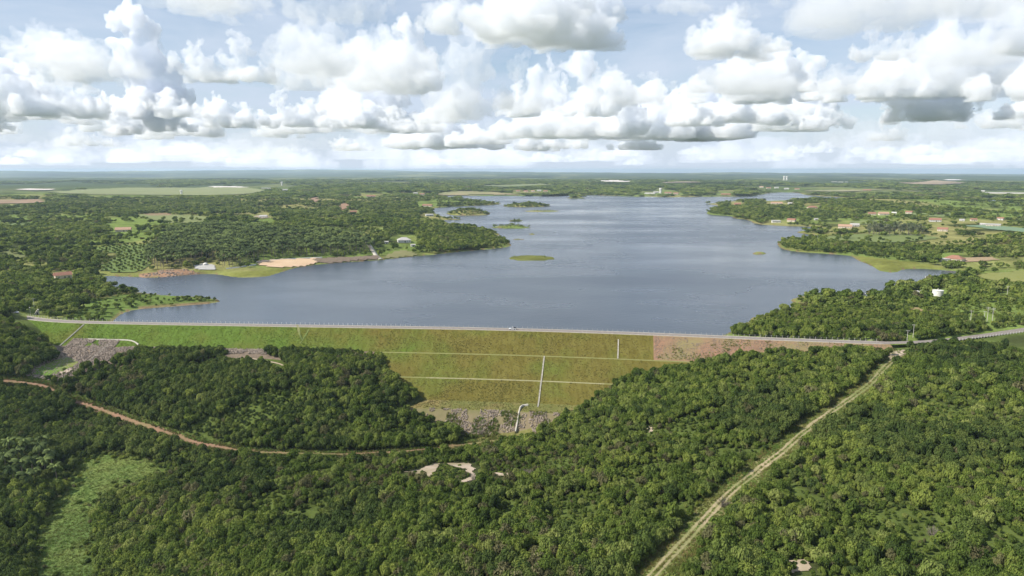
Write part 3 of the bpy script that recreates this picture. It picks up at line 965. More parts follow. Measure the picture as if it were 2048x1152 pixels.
# ------------------------------------------------------------------ terrain
def land_colour(x, y, z, sd):
    n = len(x)
    r = np.hypot(x, y)
    n1, n2 = fbm(x, y, 210, 5, 4), fbm(x, y, 45, 9, 4)
    floor = np.array([0.045, 0.055, 0.020])
    grass = np.array([0.145, 0.195, 0.050])
    dry = np.array([0.22, 0.21, 0.08])
    soil = np.array([0.22, 0.15, 0.09])
    t = smooth(0.40, 0.62, n1)[:, None]
    c = grass * (1 - t) + dry * t
    t2 = smooth(0.56, 0.70, n2)[:, None]
    c = c * (1 - t2) + floor * t2
    down = (smooth(-5, 15, crest_y(x) - y) * (r < 1200))[:, None]
    c = c * (1 - down) + (floor * 1.15 * (1 - 0.7 * t2) + grass * 0.75 * t2) * down
    gp_ = (smooth(0.57, 0.66, fbm(x, y, 20, 151, 3)) * down[:, 0])[:, None]
    c = c * (1 - gp_) + grass * 0.55 * gp_
    # far plain: wooded, with paler strips
    f = smooth(2200, 5200, r)[:, None]
    m1 = fbm(x, y * 0.35, 900, 41, 4)
    m2 = fbm(x, y * 0.25, 350, 47, 3)
    t3 = (smooth(0.60, 0.70, m1) * 0.65 + smooth(0.66, 0.74, m2) * 0.5)[:, None]
    farc = np.array([0.055, 0.078, 0.034]) * (1 - t3) + np.array([0.20, 0.21, 0.095]) * t3
    c = c * (1 - f) + farc * f
    # wet margin, reeds then mud
    b = np.clip((smooth(34, 4, sd) * smooth(0.42, 0.55, fbm(x, y, 90, 61, 3))), 0, 1)[:, None] * (sd > 0)[:, None] * (r < 2600)[:, None]
    c = c * (1 - b) + np.array([0.175, 0.19, 0.055]) * b
    e = (smooth(3.0, 0.6, sd) * (sd > 0))[:, None]
    c = c * (1 - e) + soil * 0.8 * e
    i = inside(x, y, TONGUE) & (sd > 2)
    c[i] = np.array([0.115, 0.165, 0.042]) * (0.7 + 0.6 * n2[i])[:, None]
    for p in (RUBBLE2,):
        i = inside(x, y, p)
        c[i] = np.array([0.24, 0.15, 0.095]) * (0.6 + 0.8 * n2[i])[:, None]
    for p in (REEDS, REED_R):
        i = inside(x, y, p)
        c[i] = np.array([0.16, 0.17, 0.045]) * (0.7 + 0.6 * n2[i])[:, None]
    i = inside(x, y, ISLANDS[7][0])
    c[i] = np.array([0.115, 0.125, 0.035]) * (0.6 + 0.8 * n2[i])[:, None]
    i = inside(x, y, TOE_FLAT)
    c[i] = (np.array([0.15, 0.145, 0.05]) * (1 - t2[i]) + np.array([0.20, 0.15, 0.085]) * t2[i])
    return np.clip(c, 0.01, 0.7)


radii = [70.0]
while radii[-1] < 40000:
    r = radii[-1]
    radii.append(r + float(np.clip(r * r / 52500.0, 1.2, 0.0125 * r + 0.4)))
radii = np.array(radii)
angs = np.radians(np.arange(-54, 54.01, 0.135))
RR, AA = np.meshgrid(radii, angs, indexing='ij')
tx, ty = (RR * np.sin(AA)).ravel(), (RR * np.cos(AA)).ravel()
tsd = water_dist(tx, ty)
tz = height(tx, ty, tsd)
nr, na = RR.shape
idx = np.arange(nr * na).reshape(nr, na)
quads = np.stack([idx[:-1, :-1], idx[:-1, 1:], idx[1:, 1:], idx[1:, :-1]], -1).reshape(-1, 4)[:, ::-1]
me = mesh_np('ground', np.column_stack([tx, ty, tz]), quads, [M['cover']], True)
col = np.ones((len(tx), 4), np.float32)
col[:, :3] = land_colour(tx, ty, tz, tsd)
ca = me.color_attributes.new('cover', 'FLOAT_COLOR', 'POINT')
ca.data.foreach_set('color', col.ravel())
tag(link('ground', me), kind='structure')
print('terrain', len(tx), time.time() - T0)

# reservoir: a level sheet over the basin, running a little under the banks
upst = (ty > crest_y(tx) + 2.5) | (np.hypot(tx, ty) > 1300)
wet = (tsd < 14) & upst
for p, h in ISLANDS:
    wet |= inside(tx, ty, p)
qs = quads
ok = wet[qs].all(1) & (np.hypot(tx, ty)[qs[:, 0]] < 9000)
used, inv = np.unique(qs[ok], return_inverse=True)
wz = -np.hypot(tx[used], ty[used]) ** 2 / (2 * RE)
wme = mesh_np('water', np.column_stack([tx[used], ty[used], wz]), inv.reshape(-1, 4), [M['water']], True)
tag(link('water', wme), kind='structure')


def patch(name, poly, mat, lift=0.12, res=None):
    """sheet draped over the ground inside an outline"""
    c = poly.mean(0)
    r = float(np.hypot(*c))
    x0, y0 = poly.min(0)
    x1, y1 = poly.max(0)
    rx = res or max(0.8, r * 0.0022)
    ry = res or max(0.8, min(r * 0.0022 * 4, (y1 - y0) / 10))
    nx, ny = int((x1 - x0) / rx) + 2, int((y1 - y0) / ry) + 2
    gx, gy = np.meshgrid(x0 + np.arange(nx) * rx, y0 + np.arange(ny) * ry)
    xs, ys = gx.ravel(), gy.ravel()
    wr = max(1.2, r * 0.0035)
    ins = inside(xs + (fbm(xs, ys, wr * 4, 3, 3) - .5) * 2.6 * wr, ys + (fbm(xs, ys, wr * 4, 8, 3) - .5) * 2.6 * min(wr, (y1 - y0) * .06), poly)
    k = np.arange(nx * ny).reshape(ny, nx)
    q = np.stack([k[:-1, :-1], k[:-1, 1:], k[1:, 1:], k[1:, :-1]], -1).reshape(-1, 4)
    q = q[ins[q].sum(1) >= 3]
    if not len(q):
        return None
    u, inv = np.unique(q, return_inverse=True)
    z = height(xs[u], ys[u]) + lift + np.hypot(xs[u], ys[u]) * 0.0007
    me = mesh_np(name, np.column_stack([xs[u], ys[u], z]), inv.reshape(-1, 4), [mat], True)
    return tag(link(name, me), kind='structure')


def ribbon(name, line, width, mat, lift=0.14, step=1.5, zf=None, wob=0.0, parent=None, kind='structure'):
    seg = np.hypot(*np.diff(line, axis=0).T)
    s = np.concatenate([[0], np.cumsum(seg)])
    t = np.arange(0, s[-1], step)
    px, py = np.interp(t, s, line[:, 0]), np.interp(t, s, line[:, 1])
    dx, dy = np.gradient(px), np.gradient(py)
    L = np.hypot(dx, dy)
    nx, ny = -dy / L, dx / L
    cols = 5
    V = []
    for k in range(cols):
        a = (k / (cols - 1) - 0.5) * width
        w = a * (1 + wob * (fbm(t, t * 0 + k * 31, 9, 5 + k, 2) - 0.5) * 2)
        X, Y = px + nx * w, py + ny * w
        Z = (height(X, Y) if zf is None else zf(X, Y)) + lift
        V.append(np.column_stack([X, Y, Z]))
    V = np.stack(V, 1)
    m = len(t)
    k = np.arange(m * cols).reshape(m, cols)
    q = np.stack([k[:-1, :-1], k[1:, :-1], k[1:, 1:], k[:-1, 1:]], -1).reshape(-1, 4)[:, ::-1]
    me = mesh_np(name, V.reshape(-1, 3), q, [mat], True)
    o = link(name, me, parent)
    if kind:
        o['kind'] = kind
    return o


for (nm, pts, c1, c2), poly in zip(FIELDS, FIELD_POLYS):
    patch(nm, poly, flat(nm, c1, c2, 0.03 if poly.mean(0)[1] < 1500 else 0.008))
patch('beach', BEACH, M['beach'], 0.16)
patch('rubble_bank', RUBBLE, M['rubble'], 0.25)
patch('pavement', PAVED, M['landing'], 0.3)
patch('meadow', CLEARING, M['meadow'], 0.12)
patch('meadow', TERRACE, M['lush_grass'], 0.15)
for p in SAND_POLYS:
    patch('sand_clearing', p, M['sand'], 0.12, 0.6)
ribbon('dirt_road', road_lines['dirt_road'], 3.1, M['laterite'], wob=0.8)
M['verge'] = simple('dry_verge', (0.165, 0.18, 0.055), (0.21, 0.185, 0.085), 0.35, c3=(0.12, 0.16, 0.042))
ribbon('verge', road_lines['dirt_track'], 9.0, M['verge'], 0.09, wob=1.0)
def offset_line(line, off):
    d = np.gradient(line, axis=0)
    d /= np.linalg.norm(d, axis=1, keepdims=True)
    return line + np.column_stack([-d[:, 1], d[:, 0]]) * off


for off in (-0.95, 0.95):                                     # two wheel ruts with a grassy ridge between
    ribbon('dirt_track', offset_line(road_lines['dirt_track'], off), 1.15, M['track'], wob=1.1, lift=0.15)
for k_, pts in enumerate(([(572, 655), (588, 659), (597, 667), (604, 680)], [(618, 660), (608, 676), (598, 690)]  )):
    ribbon('worn_scar', chaikin(gpoly(pts), 2, False), [1.5, 0.7][k_], M['verge'], wob=1.4, zf=surface, lift=0.22)
ribbon('footpath', road_lines['footpath'], 1.2, M['sand'], wob=0.4)
print('patches', time.time() - T0)

# ------------------------------------------------------------------ the dam
seg = np.hypot(*np.diff(crest, axis=0).T)
c_s = np.concatenate([[0], np.cumsum(seg)])


def crest_at(s):
    x, y = np.interp(s, c_s, crest[:, 0]), np.interp(s, c_s, crest[:, 1])
    e = 6.0
    dx = np.interp(s + e, c_s, crest[:, 0]) - np.interp(s - e, c_s, crest[:, 0])
    dy = np.interp(s + e, c_s, crest[:, 1]) - np.interp(s - e, c_s, crest[:, 1])
    L = np.hypot(dx, dy)
    return x, y, dy / L, -dx / L          # point and downstream normal


def s_at_px(px):
    py = np.interp(px, [c[0] for c in CREST_PX], [c[1] for c in CREST_PX])
    q = PX(px, py, CREST_Z)
    return float(np.interp(q[0], crest[:, 0], c_s))


S0, S1, SG = s_at_px(40), s_at_px(1775), s_at_px(1306)
dam = thing('earth_dam', 'long grassy earth dam with two narrow berms across the valley', 'dam', (0, 0, 0))


def strip(name, s0, s1, q0, q1, mat, rough=0.25, dq=1.0, ds=1.6):
    s = np.linspace(s0, s1, max(2, int((s1 - s0) / ds)))
    q = np.linspace(q0, q1, max(2, int(abs(q1 - q0) / dq) + 1))
    S, Q = np.meshgrid(s, q, indexing='ij')
    x, y, nx, ny = crest_at(S.ravel())
    X, Y = x + nx * Q.ravel(), y + ny * Q.ravel()
    edge = np.minimum(Q.ravel() - q0, q1 - Q.ravel())
    Z = dam_z(Q.ravel()) + (fbm(X, Y, 9, 81, 3) - 0.5) * 2 * rough * 0.7 * smooth(0, 1.5, edge)
    k = np.arange(len(s) * len(q)).reshape(len(s), len(q))
    f = np.stack([k[:-1, :-1], k[1:, :-1], k[1:, 1:], k[:-1, 1:]], -1).reshape(-1, 4)[:, ::-1]
    return link(name, mesh_np(name, np.column_stack([X, Y, Z]), f, [mat], True), dam)


berm_mat = simple('berm_grass', (0.195, 0.185, 0.07), (0.15, 0.158, 0.05), 0.3)
M['gutter'] = simple('stained_gutter', (0.40, 0.36, 0.25), (0.26, 0.24, 0.14), 0.5)
gravel = simple('red_gravel', (0.27, 0.155, 0.095), (0.17, 0.11, 0.07), 0.5, c3=(0.20, 0.165, 0.075), bump=0.35)
strip('upstream_face', S0, S1, -29.5, -3.5, M['rubble'], 0.2)
strip('crest', S0, S1, -3.5, 3.5, M['crest'], 0.0, 2.0)
strip('slope', S0, SG, 3.5, 23.1, M['slope'], 0.2)
tag(strip('slope', SG, S1, 3.5, 23.1, gravel, 0.3), label='bare reddish gravel slope at the east end')
SB = s_at_px(775)
_dz = dam_z
dam_z = west_z
tag(strip('rock_toe', S0, SB, 23.1, 61.0, M['rubble'], 0.4), label='brown rocky toe along the west part of the dam')
dam_z = _dz
strip('berm', SB, S1, 23.1, 24.9, berm_mat, 0.05)
strip('slope', SB, S1, 24.9, 43.7, M['slope'], 0.2)
strip('berm', SB, S1, 43.7, 45.5, berm_mat, 0.05)
strip('slope', SB, S1, 45.5, 61.5, M['slope'], 0.35)
strip('bench', SB, S1, 61.5, 72.0, M['tall_grass'], 0.25)
strip('rock_toe', SB, S1, 72.0, 88.0, M['toe_soil'], 0.3)


def down_ribbon(name, s, q0, q1, w, mat, label, cat, group=None, slide=0.0, n=30):
    """concrete gutter lying straight down the face: a U section proud of the grass"""
    q = np.linspace(q0, q1, n)
    x, y, nx, ny = crest_at(np.full(n, s) + slide * (q - q0))
    X, Y, Z = x + nx * q, y + ny * q, dam_z(q) + 0.05
    tx_, ty_ = -ny, nx
    prof = [(-w / 2, -0.1), (-w / 2, 0.35), (-w / 2 + 0.14, 0.35), (-w / 2 + 0.14, 0.1), (w / 2 - 0.14, 0.1), (w / 2 - 0.14, 0.35), (w / 2, 0.35), (w / 2, -0.1)]
    V = np.stack([np.column_stack([X + tx_ * a, Y + ty_ * a, Z + b]) for a, b in prof], 1)
    k = np.arange(n * len(prof)).reshape(n, len(prof))
    f = np.stack([k[:-1, :-1], k[1:, :-1], k[1:, 1:], k[:-1, 1:]], -1).reshape(-1, 4)
    o = link(name, mesh_np(name, V.reshape(-1, 3), f, [mat]))
    return tag(o, label, cat, group)


sg = s_at_px(1095)
down_ribbon('drain_channel', sg, 24.5, 66, 0.72, M['concrete'], 'long straight concrete gutter down the olive face of the dam', 'drain')
down_ribbon('drain_channel', s_at_px(1237), 8, 24, 0.7, M['concrete'], 'short concrete gutter high on the dam near the gravel slope', 'drain')
down_ribbon('drain_channel', s_at_px(178), 4.5, 24, 0.7, M['concrete'], 'slanting concrete gutter on the bright green west end of the dam', 'drain', slide=-0.12)


def along_gutter(name, px0, px1, q, label):
    s = np.arange(s_at_px(px0), s_at_px(px1), 2.0)
    x, y, nx, ny = crest_at(s)
    X, Y = x + nx * q, y + ny * q
    prof = [(-0.22, -0.1), (-0.22, 0.2), (-0.12, 0.2), (-0.12, 0.08), (0.12, 0.08), (0.12, 0.2), (0.22, 0.2), (0.22, -0.1)]
    Z = dam_z(np.full(len(s), q))
    V = np.stack([np.column_stack([X + nx * a, Y + ny * a, Z + b]) for a, b in prof], 1)
    n = len(s)
    k = np.arange(n * len(prof)).reshape(n, len(prof))
    f = np.stack([k[:-1, :-1], k[1:, :-1], k[1:, 1:], k[:-1, 1:]], -1).reshape(-1, 4)
    return tag(link(name, mesh_np(name, V.reshape(-1, 3), f, [M['gutter']])), label, 'drain')


along_gutter('berm_gutter', 880, 1215, 45.1, 'thin concrete gutter running along the lower berm of the dam')


def ground_channel(name, pts, w, h, label, cat='drain', mat=None):
    line = chaikin(gpoly(pts), 2, False)
    sgm = np.hypot(*np.diff(line, axis=0).T)
    s = np.concatenate([[0], np.cumsum(sgm)])
    t = np.arange(0, s[-1], 0.8)
    x, y = np.interp(t, s, line[:, 0]), np.interp(t, s, line[:, 1])
    dx, dy = np.gradient(x), np.gradient(y)
    L = np.hypot(dx, dy)
    nx, ny = -dy / L, dx / L
    z = surface(x, y)
    for k in range(4):
        z = np.convolve(np.pad(z, 2, mode='edge'), np.ones(5) / 5, 'valid')
    if h > 0.5:
        prof = [(-w / 2, -0.5), (-w / 2, h), (w / 2, h), (w / 2, -0.5)]
    else:
        prof = [(-w / 2, -0.3), (-w / 2, h), (-w / 2 + 0.15, h), (-w / 2 + 0.15, 0.12), (w / 2 - 0.15, 0.12), (w / 2 - 0.15, h), (w / 2, h), (w / 2, -0.3)]
    V = np.stack([np.column_stack([x + nx * a, y + ny * a, z + b]) for a, b in prof], 1)
    n = len(t)
    k = np.arange(n * len(prof)).reshape(n, len(prof))
    f = np.stack([k[:-1, :-1], k[1:, :-1], k[1:, 1:], k[:-1, 1:]], -1).reshape(-1, 4)
    return tag(link(name, mesh_np(name, V.reshape(-1, 3), f, [mat or M['concrete']])), label, cat)


ground_channel('drain_channel', [(1056, 811), (1042, 813), (1038, 825), (1030, 869)], 0.7, 0.95, 'bent concrete gutter running down through the rocks below the dam')
ground_channel('drain_channel', [(228, 682), (212, 693), (193, 710), (175, 725)], 0.9, 0.4, 'concrete stepped gutter down the rocky gully at the west end')
ground_channel('retaining_kerb', [(176, 678.5), (220, 680), (258, 680.5), (270, 684), (278, 691)], 0.7, 0.55, 'curved pale concrete kerb above the rocky gully', 'kerb')

# crest road: asphalt, kerb, railing posts with wires
CW = lambda X, Y: np.full(X.shape, CREST_Z)
road_z = lambda X, Y: np.where((X > DAM_X0 - 4) & (X < DAM_X1), CREST_Z, np.maximum(CREST_Z, height(X, Y)))
sr = np.arange(s_at_px(-100), s_at_px(2190), 2.0)
rx_, ry_, rnx, rny = crest_at(sr)
road_line = np.column_stack([rx_, ry_])
ribbon('road', road_line, 5.6, M['asphalt'], lift=0.06, zf=road_z)


def kerb(name, q, s0, s1, parent=None):
    s = np.arange(s0, s1, 2.0)
    x, y, nx, ny = crest_at(s)
    X, Y = x + nx * q, y + ny * q
    Z = road_z(X, Y)
    prof = [(-0.14, -0.1), (-0.14, 0.24), (0.14, 0.24), (0.14, -0.1)]
    V = np.stack([np.column_stack([X + nx * a, Y + ny * a, Z + b]) for a, b in prof], 1)
    n = len(s)
    k = np.arange(n * 4).reshape(n, 4)
    f = np.stack([k[:-1, :-1], k[1:, :-1], k[1:, 1:], k[:-1, 1:]], -1).reshape(-1, 4)
    return tag(link(name, mesh_np(name, V.reshape(-1, 3), f, [M['kerb']]), parent), kind='structure')


kerb('kerb', -3.1, s_at_px(45), s_at_px(1770))
kerb('kerb', 3.2, s_at_px(45), s_at_px(1770))
fence = thing('post_fence', 'long row of pale concrete fence posts along the dam crest', 'fence', (0, 0, 0))
post_me = MB().box((0, 0, 0.75), (0.15, 0.15, 1.7), top=0.85).mesh('post', M['pole'])
s = s_at_px(45)
posts = []
while s < s_at_px(1765):
    x, y, nx, ny = crest_at(s)
    q = -3.45
    p = (float(x + nx * q), float(y + ny * q), CREST_Z)
    link('post', post_me, fence, p, math.atan2(ny, nx))
    posts.append(p)
    s += 3.1
for hgt in (0.55, 1.05, 1.45):
    mb = MB()
    for a, b in zip(posts[:-1], posts[1:]):
        mb.cyl((a[0], a[1], a[2] + hgt), (b[0], b[1], b[2] + hgt), 0.012, n=4, caps=False)
    mb.build('wire', M['wire'], fence)
# guard posts with a rail along the climbing road in the east
guard = thing('guard_rail', 'white posted guard rail beside the asphalt road climbing away on the right', 'guard rail')
gp = MB().box((0, 0, 0.5), (0.34, 0.28, 1.0), top=0.9).mesh('post', M['white'])
s = s_at_px(1895)
gps = []
while s < s_at_px(2190):
    x, y, nx, ny = crest_at(s)
    X, Y = float(x + nx * 3.6), float(y + ny * 3.6)
    z = float(road_z(np.array([X]), np.array([Y]))[0])
    link('post', gp, guard, (X, Y, z), math.atan2(ny, nx))
    gps.append((X, Y, z))
    s += 2.6
mb = MB()
for a, b in zip(gps[:-1], gps[1:]):
    mb.cyl((a[0], a[1], a[2] + 0.78), (b[0], b[1], b[2] + 0.78), 0.09, n=6, caps=False)
mb.build('rail', M['kerb'], guard)
print('dam', time.time() - T0)

# ------------------------------------------------------------------ plants
RNG = np.random.default_rng(11)


def quads_from(c, nrm, size, aspect=1.6, rng=RNG):
    """leaf cards at centres c facing roughly nrm"""
    n = len(c)
    nrm = nrm / np.linalg.norm(nrm, axis=1, keepdims=True)
    a = rng.normal(size=(n, 3))
    u = np.cross(nrm, a)
    u /= np.linalg.norm(u, axis=1, keepdims=True) + 1e-9
    w = np.cross(nrm, u)
    s = size[:, None]
    bend = nrm * s * 0.25
    V = np.stack([c - u * s * aspect / 2, c - w * s / 2 + bend, c + u * s * aspect / 2, c + w * s / 2 + bend], 1)
    F = np.arange(n * 4).reshape(n, 4)
    return V.reshape(-1, 3), F


def crown_mesh(name, seed, lobes, leaves, leaf, rx=1.0, zc=0.62, rz=0.42, mat=None, core=True, spread=0.62):
    """crown of unit radius around z=zc*height(=1): clumps of leaf cards on several uneven lobes"""
    rng = np.random.default_rng(seed)
    V, F, off = [], [], 0
    th = rng.uniform(0, 2 * np.pi, lobes)
    rr = spread * np.sqrt(rng.uniform(0.0, 1, lobes)) * rx
    lz = zc + rz * (1 - (rr / rx) ** 2 * 0.9) * rng.uniform(-0.35, 0.8, lobes) * 0.75
    lr = rx * rng.uniform(0.30, 0.52, lobes)
    cen = np.column_stack([rr * np.cos(th), rr * np.sin(th), lz])
    for i in range(lobes):
        k = int(leaves / lobes * (lr[i] / (0.41 * rx)) ** 2)
        d = rng.normal(size=(k, 3))
        d[:, 2] = np.where(rng.random(k) < 0.75, np.abs(d[:, 2]), d[:, 2])
        d /= np.linalg.norm(d, axis=1, keepdims=True)
        rad = lr[i] * (0.72 + 0.36 * rng.random(k) ** 0.7)
        c = cen[i] + d * rad[:, None] * np.array([1, 1, 0.62])
        v, f = quads_from(c, d * 0.9 + rng.normal(size=(k, 3)) * 0.36 + [0, 0, 0.42], leaf * rng.uniform(0.6, 1.3, k), rng=rng)
        V.append(v); F.append(f + off); off += len(v)
    if core:
        bm = bmesh.new()
        for i in range(lobes):
            bmesh.ops.create_icosphere(bm, subdivisions=1, radius=lr[i] * 0.74, matrix=Matrix.Translation(cen[i]) @ Matrix.Diagonal((1, 1, 0.62, 1)))
        v = np.array([x.co[:] for x in bm.verts])
        v += rng.normal(size=v.shape) * 0.03
        f3 = np.array([[x.index for x in p.verts] for p in bm.faces])
        bm.free()
        f4 = np.column_stack([f3, f3[:, 2]])
        core_v, core_f = v, f3
    V, F = np.vstack(V), np.vstack(F)
    tris = np.vstack([F[:, [0, 1, 2]], F[:, [0, 2, 3]]])
    if core:
        tris = np.vstack([tris, core_f + len(V)])
        V = np.vstack([V, core_v])
    return mesh_np(name, V, tris, [mat])


def trunk_mesh(name, seed, h=0.62, r=0.045, mat=None, limbs=4):
    rnd = random.Random(seed)
    mb = MB()
    mb.cyl((0, 0, -0.06), (0.02, 0.01, h * 0.5), r * 1.3, r * 0.9, 7)
    for k in range(limbs):
        t = k * 6.283 / limbs + rnd.uniform(-.4, .4)
        mb.cyl((0.02, 0.01, h * rnd.uniform(0.35, 0.5)), (math.cos(t) * 0.42, math.sin(t) * 0.42, h * rnd.uniform(0.85, 1.15)), r * 0.65, r * 0.2, 5)
    return mb.mesh(name, mat)


# shapes: rounded, spreading, upright and low scrub crowns
SHAPES = [(9, 620, 0.62, 0.42, 0.62), (11, 720, 0.60, 0.50, 0.66), (8, 560, 0.66, 0.30, 0.58), (14, 840, 0.58, 0.34, 0.78), (10, 650, 0.60, 0.62, 0.55), (13, 740, 0.48, 0.36, 0.82), (7, 480, 0.60, 0.70, 0.44), (16, 760, 0.42, 0.40, 0.90)]


def with_material(me, mat):
    c = me.copy()
    c.materials[0] = mat
    return c


_base = [crown_mesh('crown', 100 + k, lb_, lv_, 0.145, mat=M['leaf'], zc=zc_, rz=rz_, spread=sp_) for k, (lb_, lv_, zc_, rz_, sp_) in enumerate(SHAPES)]
_thin = [crown_mesh('crown', 140 + k, 9, 260, 0.13, mat=M['leaf_brown'], core=False, zc=0.6, rz=0.5, spread=0.75) for k in range(2)]
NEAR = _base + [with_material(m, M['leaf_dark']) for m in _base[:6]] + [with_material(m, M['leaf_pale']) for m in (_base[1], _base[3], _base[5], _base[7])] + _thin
N_NEAR = len(NEAR)


def species(x, y, rng):
    """which crown stands where: dark trees on the knoll and in the west wood, pale scrub on the east slopes, dry scrub on the sandy ridge"""
    n = len(x)
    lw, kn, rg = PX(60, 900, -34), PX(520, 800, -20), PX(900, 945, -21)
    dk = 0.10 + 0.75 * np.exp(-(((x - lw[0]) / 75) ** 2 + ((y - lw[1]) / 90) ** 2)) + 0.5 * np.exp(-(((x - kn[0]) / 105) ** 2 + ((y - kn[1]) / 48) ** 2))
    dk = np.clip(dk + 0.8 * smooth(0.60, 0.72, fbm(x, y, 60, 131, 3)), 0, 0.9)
    br = 0.022 + 0.35 * np.exp(-(((x - rg[0]) / 60) ** 2 + ((y - rg[1]) / 20) ** 2)) + 0.25 * smooth(0.64, 0.74, fbm(x, y, 45, 137, 3))
    pl = 0.10 + 0.30 * smooth(0.5, 0.68, fbm(x, y, 50, 139, 3)) + 0.08 * (x > 30)
    u = rng.random(n)
    k = rng.integers(0, 8, n)
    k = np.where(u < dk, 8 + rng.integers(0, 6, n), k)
    v = rng.random(n)
    k = np.where((u >= dk) & (v < pl), 14 + rng.integers(0, 4, n), k)
    return np.where(rng.random(n) < br, 18 + rng.integers(0, 2, n), k)


TRUNKS = [trunk_mesh('trunk', 50 + k, mat=M['bark']) for k in range(3)]
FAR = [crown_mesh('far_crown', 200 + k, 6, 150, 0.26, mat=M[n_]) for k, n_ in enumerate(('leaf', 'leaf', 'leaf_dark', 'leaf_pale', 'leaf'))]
CLUMP = [crown_mesh('clump_crown', 300 + k, 14, 230, 0.20, mat=M['leaf'], spread=0.8, zc=0.5, rz=0.4) for k in range(5)]


def bare_mesh(name, seed):
    """leafless grey shrub: a spray of thin twigs"""
    rnd = random.Random(seed)
    mb = MB()
    for k in range(46):
        t, e = rnd.uniform(0, 6.283), rnd.uniform(0.35, 1.4)
        d = Vector((math.cos(t) * math.cos(e), math.sin(t) * math.cos(e), math.sin(e)))
        p = Vector((rnd.uniform(-.08, .08), rnd.uniform(-.08, .08), rnd.uniform(0, 0.25)))
        q = p + d * rnd.uniform(0.6, 0.95)
        mb.cyl(p, q, 0.014, 0.006, 3, False)
        for j in range(3):
            w = p.lerp(q, rnd.uniform(0.4, 0.95))
            mb.cyl(w, w + (d + Vector((rnd.gauss(0, .6), rnd.gauss(0, .6), rnd.gauss(0.2, .3)))).normalized() * rnd.uniform(.2, .4), 0.008, 0.004, 3, False)
    return mb.mesh(name, M['twig'])


def palm_meshes(seed, fronds=15, lean=0.08):
    """trunk and crown of a coconut palm, 1 m tall to the crown base"""
    rnd = random.Random(seed)
    lx, ly = rnd.uniform(-lean, lean), rnd.uniform(-lean, lean)
    mb = MB()
    pts = [Vector((lx * t * t, ly * t * t, t * 1.0 - (0.05 if t == 0 else 0))) for t in (0, .25, .5, .75, 1.0)]
    for i in range(4):
        mb.cyl(pts[i], pts[i + 1], 0.024 - i * 0.003, 0.021 - i * 0.003, 6, i in (0, 3))
    tr = mb.mesh('trunk', M['palm_bark'])
    V, F = [], []
    for k in range(fronds):
        t = k * 2.399 + rnd.uniform(-.2, .2)
        e = rnd.uniform(-0.25, 1.15)
        L = rnd.uniform(0.36, 0.48)
        d = Vector((math.cos(t), math.sin(t), 0))
        side = Vector((-d.y, d.x, 0))
        prev = None
        p = Vector((lx, ly, 1.0))
        ang = e
        for j in range(6):
            w = 0.075 * math.sin(math.pi * (j + 0.7) / 6.4) + 0.006
            drop = Vector((0, 0, -w * 0.75))
            row = [p + side * w + drop, p, p - side * w + drop]
            b = len(V)
            V += row
            if prev is not None:
                F += [(prev, prev + 1, b + 1, b), (prev + 1, prev + 2, b + 2, b + 1)]
            prev = b
            p = p + (d * math.cos(ang) + Vector((0, 0, math.sin(ang)))) * (L / 5)
            ang -= 0.36
    me = bpy.data.meshes.new('crown')
    me.from_pydata([v[:] for v in V], [], F)
    me.update()
    me.materials.append(M['palm'])
    return tr, me


PALMS = [palm_meshes(400 + k) for k in range(5)]


def euca_meshes(seed):
    tr = trunk_mesh('trunk', seed, h=0.9, r=0.022, mat=M['palm_bark'], limbs=5)
    cr = crown_mesh('crown', seed, 11, 260, 0.085, rx=0.30, zc=0.70, rz=0.85, mat=M['euca'], spread=0.6, core=False)
    return tr, cr


def tuft_mesh(name, seed, mat, n=11, lean=0.5):
    rng = random.Random(seed)
    V, F = [], []
    for k in range(n):
        t = rng.uniform(0, 6.283)
        r = rng.uniform(0, 0.5)
        p = Vector((r * math.cos(t), r * math.sin(t), 0))
        a = rng.uniform(0, 6.283)
        w = Vector((math.cos(a), math.sin(a), 0)) * 0.10
        tip = p + Vector((rng.gauss(0, lean) * .5, rng.gauss(0, lean) * .5, rng.uniform(0.6, 1.1)))
        b = len(V)
        V += [p - w, p + w, tip]
        F.append((b, b + 1, b + 2))
    me = bpy.data.meshes.new(name)
    me.from_pydata([v[:] for v in V], [], F)
    me.update()
    me.materials.append(mat)
    return me


def stone_mesh(seed):
    rng = np.random.default_rng(seed)
    bm = bmesh.new()
    bmesh.ops.create_icosphere(bm, subdivisions=1, radius=0.5)
    for v in bm.verts:
        v.co *= 1 + rng.normal() * 0.13
        v.co.z *= 0.7
    me = bpy.data.meshes.new('stone')
    bm.to_mesh(me)
    bm.free()
    me.materials.append(M['stone'])
    return me


